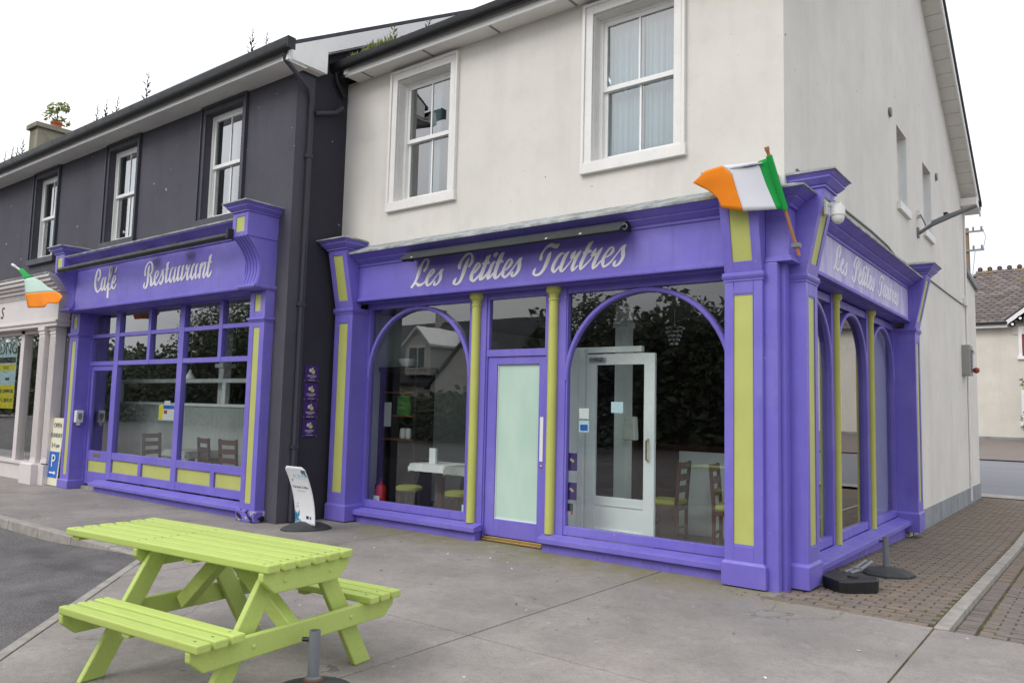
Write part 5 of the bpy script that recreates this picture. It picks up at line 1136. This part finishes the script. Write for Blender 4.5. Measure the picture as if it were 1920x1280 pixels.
MB().lathe([(.075,FZ),(.08,FZ+.02),(.08,FZ+.34),(.06,FZ+.40),(.025,FZ+.42),(.025,FZ+.45)], -5.86, .42, 18).build('cylinder', 'red_paint', fe, smooth=True)
MB().box(-5.89,-5.82,.40,.44,FZ+.45,FZ+.50).build('valve', 'ink_black', fe); MB().tube([(-5.9,.42,FZ+.47),(-5.98,.42,FZ+.40),(-5.97,.41,FZ+.2)], .012, 6).build('hose', 'ink_black', fe)
MB().box(-5.92,-5.80,.335,.34,FZ+.12,FZ+.26).build('label_plate', 'sign_white', fe)
dr = thing('dresser', 'tall black dresser with shelves behind the left arched window', 'cabinet', (-6.05, 1.0, FZ))
q = MB(); q.box(-6.38,-6.33,.8,1.2,FZ,2.12).box(-5.66,-5.61,.8,1.2,FZ,2.12).box(-6.33,-5.66,1.17,1.2,FZ,2.12).box(-6.33,-5.66,.8,1.17,FZ,.85).box(-6.42+.04,-5.55,.76,1.2,2.12,2.19).build('carcass', 'black_wood', dr, bevel=.005)
for z in (1.1, 1.45, 1.8): MB().box(-6.33,-5.66,.84,1.17,z,z+.025).build('shelf', 'shelf_wood', dr)
tag(MB().box(-6.05,-5.80,.86,.90,1.476,1.76).build('green_box', 'shelf_green'), 'green picture on the dresser shelf', 'picture')
tag(MB().box(-6.27,-6.13,.81,.82,1.30,1.66).build('white_notice', 'sign_white'), 'white notice leaning on the dresser shelf', 'notice')
for k, x in enumerate((-6.0, -5.88)): tag(MB().lathe([(.04,1.126),(.05,1.15),(.045,1.27),(.03,1.28)], x, .95, 14).build('mug', 'sign_white', smooth=True), 'white mug on the dresser, ' + ('left' if k == 0 else 'right') + ' one of two', 'mug')
tag(MB().lathe([(.05,2.19),(.10,2.21),(.13,2.27),(.14,2.32),(.13,2.32),(.09,2.23)], -6.0, .98, 16).build('glass_bowl', 'inner_white', smooth=True), 'pale bowl on top of the black dresser', 'bowl')
ch = thing('chandelier', 'small beaded chandelier hanging inside the right arched window', 'lamp', (-2.0, 1.8, 3.0))
MB().tube([(-2.0,1.8,3.0),(-2.0,1.8,2.70)], .006, 6).build('cord', 'chrome', ch)
q = MB(); rn = random.Random(2)
for k in range(5):
    z = 2.70-k*.05; r_ = .125-.018*k; q.lathe([(r_-.004,z),(r_+.003,z),(r_+.003,z+.006),(r_-.004,z+.006)], -2.0, 1.8, 18)
q.build('ring_frame', 'chrome', ch)
q = MB()
for k in range(90):
    lv = rn.randrange(5); a_ = rn.uniform(0, 6.28); r_ = .125-.018*lv; c_ = (-2.0+r_*math.cos(a_), 1.8+r_*math.sin(a_), 2.69-lv*.05)
    q.add([(c_[0]+dx*.009, c_[1]+dy*.009, c_[2]+dz*.014) for dx, dy, dz in ((1,0,0),(0,1,0),(-1,0,0),(0,-1,0),(0,0,1),(0,0,-1))], [(0,1,4),(1,2,4),(2,3,4),(3,0,4),(1,0,5),(2,1,5),(3,2,5),(0,3,5)])
stuff(q.build('beads', 'inner_white', ch, recalc=False))
tag(MB().box(-2.02,-.4,2.0,2.06,FZ,1.12).build('counter_screen', 'panel_grey', bevel=.004), 'pale grey low screen behind the chairs in the right window', 'screen')
tag(MB().box(-1.30,-.5,3.4,3.9,FZ,2.5).box(-1.36,-.44,3.36,3.94,2.5,2.6).build('tall_cupboard', 'teal_wall', bevel=.006), 'tall grey green cupboard deep inside the right window', 'cupboard')
tag(MB().box(-4.2,-1.6,4.6,5.2,FZ,1.1).build('bar_counter', 'dark_wood', bevel=.006), 'dark counter at the back of the dining room', 'counter')
dsp = thing('soap_dispenser', 'white dispenser seen through the glazed inner door', 'dispenser', (-2.3, 1.48, 1.35)); MB().frus((-2.50,-2.32,1.36,1.48),(-2.48,-2.34,1.38,1.48),1.25,1.55).build('case', 'white_plastic', dsp, bevel=.02)
tag(MB().box(-.255,-.248,3.93,5.42,.2,3.0).build('window_blind', 'blind_lavender'), 'pale lavender grey blind filling the farthest arched side window', 'blind')
# cards and stickers inside the glass of the corner shopfront
def card(name, label, x0, x1, z0, z1, mat, y=.215): return tag(MB().box(x0,x1,y,y+.002,z0,z1).build(name, mat), label, 'sticker')
for lb, z0, z1 in (('upper purple card in the corner of the right arched window', .92, 1.12), ('lower purple card in the corner of the right arched window', .59, .787)):
    r = thing('window_card', lb, 'card', (-2.5, .21, z0)); T = FRONT(.213)
    MB(T).box(-2.576,-2.434,-.002,0,z0,z1).build('sheet', 'plaque_purple', r)
    for u, z, r_, mt in ((-2.515, z1-.075, .016, 'ink_pale'), (-2.492, z1-.09, .018, 'lime_panel')): MB(lambda a_, b_, c_: T(u+a_, .0005+c_, z+b_)).lathe([(r_,0),(r_,.001)], 0, 0, 12).build('logo', mt, r)
r = thing('window_card', 'black notice with coloured squares low in the right arched window', 'card', (-2.53, .21, .42)); T = FRONT(.213)
MB(T).box(-2.585,-2.48,-.002,0,.46,.55).build('sheet', 'ink_black', r)
for k, mt in enumerate(('sign_yellow', 'sign_sky', 'red_paint')): MB(T).box(-2.585+k*.035,-2.552+k*.035,-.002,0,.425,.458).build('colour_square', mt, r)
card('rating_sticker', 'pale blue sticker on the glass of the inner door', -1.999, -1.849, 1.592, 1.713, 'sign_sky'); 
r = thing('window_sticker', 'blue square sticker on the left stile of the inner door', 'sticker', (-2.35, .21, 1.36)); T = FRONT(.213); MB(T).box(-2.416,-2.285,-.002,0,1.365,1.494).build('sheet', 'sign_sky', r); MB(T).box(-2.40,-2.30,.0003,.001,1.38,1.45).build('print', 'sign_blue', r)
card('window_sticker', 'pale round topped sticker above the blue one on the inner door', -2.419, -2.288, 1.516, 1.634, 'sign_white')
card('window_sticker', 'small white sticker at the lower right of the left arched window', -4.155, -4.08, .30, .385, 'sign_sky')
# cafe interior
pw = thing('cafe_partition', 'white boarded partition with a framed opening inside the cafe', 'partition', (-11, .15, FZ))
n = 34
for k in range(n): MB().box(-13.15+k*.135,-13.15+k*.135+.131,.12,.16,FZ,1.52).build('board', 'panel_grey', pw)
MB().box(-13.15,-8.5,.10,.18,1.52,1.57).box(-13.15,-8.5,.10,.18,1.93,2.0).box(-13.15,-13.05,.10,.18,1.57,1.93).box(-9.5,-9.4,.10,.18,1.57,1.93).build('frame', 'inner_white', pw, bevel=.004)
tag(MB().box(-9.95,-9.80,.30,.45,FZ,3.1).box(-10.0,-9.75,.25,.50,2.2,2.27).build('white_post', 'inner_white', bevel=.005), 'square white post behind the cafe partition', 'post')
pl = thing('pendant_lamp', 'small pendant lamp hanging inside the cafe window', 'lamp', (-10.0, -.2, 2.3)); MB().tube([(-10.0,-.2,3.15),(-10.0,-.2,2.12)], .005, 6).build('cord', 'chrome', pl); MB().lathe([(.015,2.14),(.03,2.10),(.10,1.98),(.09,1.98),(.025,2.09)], -10.0, -.2, 16).build('shade', 'inner_white', pl, smooth=True)
r = thing('window_poster', 'small coloured poster on the glass of the cafe window', 'poster', (-9.6, -.765, 1.3)); T = FRONT(-.765)
MB(T).box(-9.90,-9.37,-.002,0,1.29,1.54).box(-9.74,-9.56,-.002,0,1.54,1.60).build('sheet', 'sign_white', r)
MB(T).box(-9.895,-9.77,.0004,.001,1.30,1.53).build('yellow_band', 'sign_yellow', r); MB(T).box(-9.76,-9.38,.0004,.001,1.47,1.53).build('blue_band', 'sign_blue', r); MB(T).box(-9.74,-9.64,.0004,.001,1.39,1.45).build('red_print', 'ink_red', r)
tag(MB().box(-7.75,-7.55,.5,.7,FZ,2.2).build('cafe_pillar', 'panel_grey'), 'grey pillar inside the right side of the cafe', 'post')

# ================================================================== BEHIND THE ALLEY: HOUSE, POLE, SHRUB
hz = far_z(34.0); HX0, HX1, HY = -2.75, 12.0, 34.0; EZ, RZ, RY = 6.14, 9.12, 38.0
house = thing('background_house', 'pale rendered house with mossy tiled roof and white bargeboard behind the alley', 'house', (3, HY, hz))
hw = [(-.62, .55, 4.50, 5.90), (-.58, .60, 1.50, 3.02)]
T = FRONT(HY)
MB(T).holed([HX0+.1, HX1], [hz-.3, EZ], [(a_+.12, b_-.12, c_+.05, d_-.1) for a_, b_, c_, d_ in hw], -.3, 0).build('front_wall', 'far_render', house)
MB(T).box(HX0+.1,HX1,0,.02,hz-.3,hz+.12).build('plinth', 'grey_render', house)
MB().prism([(HY+.3,hz-.3),(RY*2-HY-.0,hz-.3),(RY*2-HY,EZ),(RY,RZ-.1),(HY+.3,EZ+.2)], HX0+.1, HX0+.4, 0).build('gable_wall', 'far_render', house)
rf = MB().add([(HX0,HY-.35,EZ-.10),(HX1,HY-.35,EZ-.10),(HX1,RY,RZ-.04),(HX0,RY,RZ-.04),(HX0,2*RY-HY+.35,EZ-.1),(HX1,2*RY-HY+.35,EZ-.1)], [(0,1,2,3),(3,2,5,4)]).build('roof', 'interior_dark', house)
slope = Vector((0, RY-HY+.35, RZ-EZ+.06)); SL = slope.length; sd = slope.normalized(); nrm = Vector((0, -sd.z, sd.y)); ang = math.atan2(sd.z, sd.y)
TW, TG = .33, .245; g_ = MB().add([(-TW/2+.008,0,0),(TW/2-.008,0,0),(TW/2-.008,TG+.07,0),(-TW/2+.008,TG+.07,0),(-TW/2+.008,0,.035),(-.02,0,.05),(TW/2-.008,0,.035),(TW/2-.008,TG+.07,.012),(-TW/2+.008,TG+.07,.012),(-.02,TG+.07,.026)],
    [(0,1,6,5,4),(0,3,2,1),(4,5,9,8),(5,6,7,9),(0,4,8,3),(1,2,7,6)])
tme = bpy.data.meshes.new('roof_tile'); tme.from_pydata(g_.v, [], g_.f); tme.materials.append(MATS['roof_tile_mossy'])
rest = MB(); cnt = 0; rows = int(SL/TG); rt_ = random.Random(4)
for j in range(rows):
    i = 0; x = HX0+TW/2+(TW/2 if j % 2 else 0)
    while x < HX1-TW/2:
        p = Vector((x, HY-.35, EZ-.10))+sd*(j*TG)+nrm*.012; jit = rt_.uniform(-.012, .012)
        if x < 1.3 and cnt < 300 and not (x > -1.0 and p.z < 6.2+(x+1.0)*.7):
            share(None, tme, 'roof_tile', p+nrm*abs(jit), rf, (ang+rt_.uniform(-.02,.02), jit, jit)); cnt += 1
        else:
            c_, s_ = math.cos(ang), math.sin(ang); rest.add([(v[0]+p.x, v[1]*c_-v[2]*s_+p.y, v[1]*s_+v[2]*c_+p.z) for v in g_.v], g_.f)
        x += TW
stuff(rest.build('tile_field', 'roof_tile_mossy', rf, recalc=False))
x = HX0+.1
while x < HX1-.1:
    L_ = .42 if x < .2 or x > 3 else .42
    MB().prism([(RY-.16,RZ-.07),(RY,RZ+.10),(RY+.16,RZ-.07),(RY,RZ+.0)], x, x+.40, 0).build('ridge_tile', 'roof_tile_mossy', rf)
    if x < -.2: MB(lambda a_, b_, c_: (x+.2+a_, RY+c_, RZ+.17+b_)).lathe([(.11,-.02),(.11,.02),(.06,.02),(.06,-.02),(.11,-.02)], 0, 0, 12).build('ridge_crest', 'roof_tile_mossy', rf)
    x += .42
MB().box(HX0,-1.0,HY-.47,HY-.35,EZ-.16,EZ-.05).build('gutter', 'black_plastic', house); MB().box(HX0,-1.0,HY-.36,HY-.33,EZ-.30,EZ-.16).build('fascia_board', 'white_upvc', house)
# wall gable with bargeboard on the right
GX, GW = 1.9, 2.95; gz0, gz1 = EZ-.2, EZ+2.1
MB().prism([(GX-GW+.2,gz0-.4),(GX+GW-.2,gz0-.4),(GX+GW-.2,gz0+.05),(GX,gz1-.1),(GX-GW+.2,gz0+.05)], HY-.05, HY+.3, 1).build('gable_wall', 'far_render', house)
for s_ in (-1, 1):
    MB().prism([(GX+s_*GW,gz0-.02),(GX+s_*GW,gz0+.20),(GX,gz1+.22),(GX,gz1)], HY-.42, HY-.36, 1).build('bargeboard', 'white_upvc', house)
    MB().prism([(GX+s_*(GW+.04),gz0+.205),(GX+s_*(GW+.04),gz0+.26),(GX,gz1+.30),(GX,gz1+.225)], HY-.45, RY, 1).build('roof', 'slate', house)
    for k in range(9):
        t_ = k/9; cx = GX+s_*(GW-.25)*(1-t_); cz = gz0+.0+(gz1-gz0)*t_+.02
        MB(lambda a_, b_, c_: (cx+a_, HY-.40+c_, cz+b_)).lathe([(.13,-.02),(.13,.02),(.06,.02),(.06,-.02),(.13,-.02)], 0, 0, 12).build('scallop', 'white_upvc', house)
for a_, b_, c_, d_ in hw:
    wd = .13; m_ = MB(T); m_.box(a_,a_+wd,0,.06,c_,d_).box(b_-wd,b_,0,.06,c_,d_).box(a_+wd,b_-wd,0,.06,d_-wd,d_).box(a_-.06,b_+.06,0,.12,c_-.09,c_+.05)
    w_ = m_.build('window', 'white_upvc', house)
    MB(T).box(a_+wd,a_+wd+.09,-.1,-.02,c_+.05,d_-wd).box(b_-wd-.09,b_-wd,-.1,-.02,c_+.05,d_-wd).box(a_+wd+.09,b_-wd-.09,-.1,-.02,d_-wd-.09,d_-wd).box(a_+wd+.09,b_-wd-.09,-.1,-.02,c_+.05,c_+.17).build('frame', 'window_red', w_)
    MB(T).box(a_+wd+.09,b_-wd-.09,-.06,-.05,c_+.17,d_-wd-.09).build('pane', 'window_glass', w_); MB(T).box(a_,b_,-.5,-.48,c_,d_).build('blind', 'interior_dark', w_)
up_ = thing('utility_pole', 'wooden utility pole with two crossarms behind the side wall', 'utility pole', (-2.06, 30, far_z(30)))
MB().tube([(-2.03,30,far_z(30)),(-2.08,30,9.75)], .16, 12, .11).build('pole', 'pole_grey_wood', up_)
for z in (9.52, 8.72):
    MB().box(-2.35,-1.42,29.82,29.90,z,z+.07).build('crossarm', 'ink_grey', up_)
    for x in (-2.25, -1.80, -1.5): MB().lathe([(.02,z+.07),(.05,z+.12),(.03,z+.16),(.05,z+.2),(.02,z+.24)], x, 29.86, 10).build('insulator', 'ink_grey', up_, smooth=True)
MB().tube([(-1.5,29.86,9.7),(-1.35,29.86,9.3),(-1.45,29.86,8.8)], .012, 6).build('wire', 'ink_grey', up_); MB().tube([(-1.75,29.86,8.7),(-1.85,29.86,7.8),(-2.02,29.9,6.9)], .012, 6).build('wire', 'ink_grey', up_)

# ================================================================== FOLIAGE
def leaves(mb, c, rx, ry, rz_, n, size, rnd, clump=1.0):
    for k in range(n):
        while True:
            p = Vector((rnd.uniform(-1,1), rnd.uniform(-1,1), rnd.uniform(-1,1)))
            if .15 < p.length < 1: break
        p = p.normalized()*(p.length**.5); q = Vector((c[0]+p.x*rx, c[1]+p.y*ry, c[2]+p.z*rz_))
        d1 = Vector((rnd.uniform(-1,1), rnd.uniform(-1,1), rnd.uniform(-.6,.6))).normalized(); d2 = d1.cross(Vector((rnd.uniform(-1,1), rnd.uniform(-1,1), rnd.uniform(-1,1)))).normalized()
        s_ = size*rnd.uniform(.6, 1.3)
        mb.add([tuple(q-d1*s_), tuple(q+d2*s_*.45), tuple(q+d1*s_), tuple(q-d2*s_*.45)], [(0,1,2,3)])
def tree(loc, h, r, label, seed, mat='foliage_dark'):
    rnd = random.Random(seed); t_ = thing('leafy_tree', label, 'tree', loc, 'trees across the road')
    tr = MB(); tr.tube([(loc[0],loc[1],loc[2]-.3),(loc[0]+.1,loc[1],loc[2]+h*.35),(loc[0],loc[1]+.1,loc[2]+h*.75)], .22, 8, .06)
    for k in range(6):
        a_ = k*1.05; z = loc[2]+h*(.3+.07*k); tr.tube([(loc[0],loc[1],z),(loc[0]+r*.6*math.cos(a_),loc[1]+r*.6*math.sin(a_),z+h*.18)], .07, 6, .02)
    tr.build('trunk', 'bark', t_)
    m_ = MB()
    for k in range(26):
        a_ = rnd.uniform(0, 6.28); q = rnd.uniform(.1, .8); z = rnd.uniform(.32, .92); w_ = math.sin(min(1, (z-.2)/.75)*math.pi)**.6
        leaves(m_, (loc[0]+r*q*w_*math.cos(a_), loc[1]+r*q*w_*math.sin(a_), loc[2]+h*z), r*.36, r*.36, r*.3, 110, .13, rnd)
    m_.build('crown', mat, t_, recalc=False)
TREES = ['dark tree mirrored in the right arched window, left of three', 'dark tree mirrored in the right arched window, middle of three', 'dark tree mirrored in the right arched window, right of three', 'tall dark tree mirrored in the small upper cafe panes', 'dark tree mirrored beside the right cafe pilaster', 'dark tree mirrored at the left of the cafe panes', "dark tree across the road behind the picture's right side"]
for k, (x, y, h, r) in enumerate(((-17.5,-25,7.6,3.0),(-12.2,-26,7.2,2.8),(-7.5,-24,7.0,2.8),(-45,-23.5,9.0,3.6),(-40.5,-24,8.6,3.2),(-51,-26,8.0,3.0),(1,-27,7.5,3.2))):
    tree((x, y, -.12), h, r, TREES[k], 20+k)
# one dense belt of trees and hedges across the road, seen only as a dark mass in the glass
def wood_h(x):
    P = ((-150,9),(-80,8),(-62,6.0),(-52,5.5),(-49,8.2),(-41,8.6),(-37,6.2),(-33.5,2.3),(-23.5,2.4),(-21.5,6.4),(-17,7.4),(-10,7.0),(-4,7.3),(4,6.4),(30,6.0))
    for (a_, ha), (b_, hb_) in zip(P, P[1:]):
        if a_ <= x <= b_: return ha+(hb_-ha)*(x-a_)/(b_-a_)
    return 5
rn = random.Random(44); vs = []; fs = []
while len(fs) < 60000:
    x = rn.uniform(-78, 20) if rn.random() < .72 else rn.uniform(-150, -78); h = wood_h(x)*(.9+.12*math.sin(x*1.7)+.08*math.sin(x*4.1+1)); z = h*(1-rn.random()**1.15*1.0)
    y = (-21.0 if -33.5 < x < -23 else -24.5)-rn.uniform(0, 2.6); q = Vector((x, y, z-.1)); s_ = rn.uniform(.14, .30)
    d1 = Vector((rn.uniform(-1,1), rn.uniform(-1,1), rn.uniform(-.7,.7))).normalized(); d2 = d1.cross(Vector((rn.uniform(-1,1), rn.uniform(-1,1), rn.uniform(-1,1)))).normalized()
    o = len(vs); vs += [tuple(q-d1*s_), tuple(q+d2*s_*.55), tuple(q+d1*s_), tuple(q-d2*s_*.55)]; fs.append((o, o+1, o+2, o+3))
while len(fs) < 92000:
    x = rn.uniform(-150, 20); h = wood_h(x)*.86; z = h*rn.random()
    if -33.5 < x < -23.3: continue
    q = Vector((x, -28.2-rn.uniform(0, 1.5), z-.1)); s_ = rn.uniform(.3, .55)
    d1 = Vector((rn.uniform(-1,1), rn.uniform(-.4,.4), rn.uniform(-1,1))).normalized(); d2 = d1.cross(Vector((rn.uniform(-.5,.5), 1, rn.uniform(-.5,.5)))).normalized()
    o = len(vs); vs += [tuple(q-d1*s_), tuple(q+d2*s_*.8), tuple(q+d1*s_), tuple(q-d2*s_*.8)]; fs.append((o, o+1, o+2, o+3))
m_ = MB(); m_.v = vs; m_.f = fs
o = stuff(m_.build('far_wood', 'foliage_dark', recalc=False)); o['label'] = 'dark belt of trees and hedge across the road, mirrored in the glass'
hb = MB(); rn = random.Random(9)
for k in range(18): leaves(hb, (-29+k*.9+rn.uniform(-.2,.2), -19.5, 1.1+rn.uniform(-.2,.3)), .9, .7, 1.1, 130, .11, rn)
tag(hb.build('hedge', 'foliage_dark', recalc=False), 'dark hedge across the road, mirrored in the left arched window', 'hedge')
sb = thing('shrub', 'green and orange shrub beside the background house window', 'shrub', (-.45, 32.5, far_z(32.5))); m_ = MB(); rn = random.Random(6)
for k in range(14): leaves(m_, (.05+rn.uniform(-.25,.5), 32.5+rn.uniform(-.3,.3), far_z(32.5)+.3+k*.19), .42, .42, .35, 110, .07, rn)
m_.build('foliage', 'foliage_mid', sb, recalc=False); MB().tube([(.15,32.5,far_z(32.5)),(.15,32.5,2.6)], .04, 6).build('stem', 'bark', sb)
m_ = MB(); rn = random.Random(8); 
def weed(loc, h, label, mat, n=14, group='weeds growing along the gutters', spread=.4):
    rnd = random.Random(int(abs(loc[0]*131)+abs(loc[2]*17))); t_ = thing('gutter_weed', label, 'weed', loc, group)
    st = MB(); lf = MB(); dx = rnd.uniform(-.06, .06)
    st.tube([loc, (loc[0]+dx*.4, loc[1], loc[2]+h*.5), (loc[0]+dx, loc[1]+.01, loc[2]+h)], .006, 5, .003)
    for k in range(n):
        t2 = k/n; z = loc[2]+h*(.08+.9*t2); a_ = k*2.4; l = h*spread*(1-t2*.75)*rnd.uniform(.5, 1); p = Vector((loc[0]+dx*t2, loc[1], z)); d1 = Vector((math.cos(a_), math.sin(a_)*.6, .55)).normalized()
        s2 = d1.cross(Vector((0,0,1))).normalized()*l*.16
        lf.add([tuple(p), tuple(p+d1*l*.5+s2), tuple(p+d1*l), tuple(p+d1*l*.5-s2)], [(0,1,2,3)])
    st.build('stem', 'weed_red', t_); lf.build('leaves', mat, t_, recalc=False)
WL = ((-9.88,.50,'tallest reddish weed on the dark gutter, standing alone between two windows'),(-6.97,.42,'tall thin weed near the right end of the dark gutter'),(-6.62,.26,'short weed at the very right end of the dark gutter'),
 (-10.90,.34,'reddish weed on the dark gutter, rightmost of the three beside the chimney'),(-11.28,.38,'reddish weed on the dark gutter, middle of the three beside the chimney'),(-11.60,.38,'reddish weed on the dark gutter, leftmost of the three beside the chimney'),
 (-14.83,.38,'reddish weed on the dark gutter left of the chimney, rightmost of four'),(-15.10,.30,'reddish weed on the dark gutter left of the chimney, third from the left'),(-15.36,.32,'reddish weed on the dark gutter left of the chimney, second from the left'),(-15.72,.28,'reddish weed at the left picture edge of the dark gutter'))
for x, h, lb in WL: weed((x,-1.33,6.36), h+.08, lb, 'weed_red', 26, spread=.34)
cp = thing('chimney_weed', 'bushy green plant growing out of the chimney top', 'weed', (-28.0, 4.3, 11.7)); lf = MB(); rnd = random.Random(17)
for k in range(9):
    q = (-28.0+rnd.uniform(-.32,.36), 4.3+rnd.uniform(-.3,.3), 11.78+rnd.uniform(0,.62)); leaves(lf, q, .2, .2, .18, 34, .075, rnd)
lf.build('leaves', 'weed_green', cp, recalc=False); MB().tube([(-28.0,4.3,11.6),(-27.95,4.3,12.2)], .03, 6, .01).build('stem', 'bark', cp)
tuft = thing('gutter_weed', 'thick green tuft of weeds at the left end of the cream gutter', 'weed', (-5.7, -.335, 6.47), 'weeds growing along the gutters')
lf = MB(); rnd = random.Random(31)
for k in range(420):
    x = -6.15+.95*rnd.random()**.8; h = (.05+.13*rnd.random())*(1.15 if x > -5.7 else .8); a_ = rnd.uniform(0, 6.28); p = Vector((x, -.335+rnd.uniform(-.04,.04), 6.47)); d1 = Vector((math.cos(a_)*.6, math.sin(a_)*.5, 1)).normalized(); s2 = d1.cross(Vector((math.sin(a_), math.cos(a_), .3))).normalized()*.012
    lf.add([tuple(p-s2), tuple(p+d1*h*.6+s2), tuple(p+d1*h), tuple(p+d1*h*.5-s2)], [(0,1,2,3)])
stuff(lf.build('leaves', 'weed_green', tuft, recalc=False))
weed((-5.15,-.335,6.47), .32, 'tall green weed at the right of the cream gutter tuft', 'weed_green', 22, spread=.6); weed((-4.52,-.335,6.48), .22, 'single small weed standing alone on the cream gutter', 'weed_red', 12, spread=.5)
# ---- house across the road, seen mirrored in the left arched window
oh = thing('opposite_house', 'white house with a gabled dormer and grey roof across the road, mirrored in the glass', 'house', (-30, -25, 0))
MB().box(-37,-24.2,-34,-25.7,-.12,3.1).build('wall', 'far_render', oh)
MB().prism([(-34.4,2.95),(-29.8,7.1),(-25.2,2.95),(-25.2,3.05),(-29.8,7.2),(-34.4,3.05)], -37.3, -23.9, 0).build('roof', 'slate', oh)
MB().prism([(-31.0,3.5),(-29.0,3.5),(-29.0,5.35),(-30.0,6.25),(-31.0,5.35)], -28.8, -25.3, 1).build('dormer', 'far_render', oh)
for s_ in (-1, 1): MB().prism([(-30+s_*1.2,5.15),(-30+s_*1.2,5.3),(-30,6.42),(-30,6.27)], -29.2, -25.05, 1).build('dormer_roof', 'white_upvc', oh)
MB().box(-30.72,-29.28,-25.3,-25.22,3.85,5.2).build('dormer_window', 'white_upvc', oh); MB().box(-30.62,-30.05,-25.22,-25.2,3.95,5.1).box(-29.95,-29.38,-25.22,-25.2,3.95,5.1).build('pane', 'ink_black', oh)
MB().prism([(-28.8,-.1),(-23.4,-.1),(-23.4,2.9),(-26.1,5.3),(-28.8,2.9)], -28, -25.1, 1).build('gable_wing', 'far_render', oh)
for s_ in (-1, 1): MB().prism([(-26.1+s_*3.0,2.65),(-26.1+s_*3.0,2.8),(-26.1,5.55),(-26.1,5.4)], -29, -24.9, 1).build('wing_roof', 'slate', oh)
MB().box(-32.6,-32.1,-30,-29.4,6,8.0).build('chimney', 'far_render', oh)
# ---- litter and leaves on the paving
rn = random.Random(12); lt = {0: MB(), 1: MB(), 2: MB()}
for (x, y, k) in [(rn.uniform(-4.5,1.2), rn.uniform(-2.6,-.25), rn.random()) for _ in range(40)]+[(-.25+rn.uniform(-.2,.35),-.40+rn.uniform(-.15,.2),0) for _ in range(26)]+[(-7.2,-2.2,1),(-8.4,-1.8,.99),(-9.6,-2.0,.99)]:
    s_ = rn.uniform(.008, .022); a_ = rn.uniform(0, 6.28); c_, q_ = math.cos(a_)*s_, math.sin(a_)*s_
    lt[int(k*2.99)].add([(x-c_,y-q_,.003),(x+q_*.5,y-c_*.5,.004),(x+c_,y+q_,.008),(x-q_*.5,y+c_*.5,.005)], [(0,1,2,3)])
for k, mt, lb in ((0, 'weed_red', 'dead leaf crumbs swept against the corner pilaster'), (1, 'bark', 'small dark flecks scattered over the pavement'), (2, 'sign_white', 'small white paper flecks scattered over the pavement')):
    o = stuff(lt[k].build('litter', mt, recalc=False)); o['label'] = lb; o['category'] = 'litter'
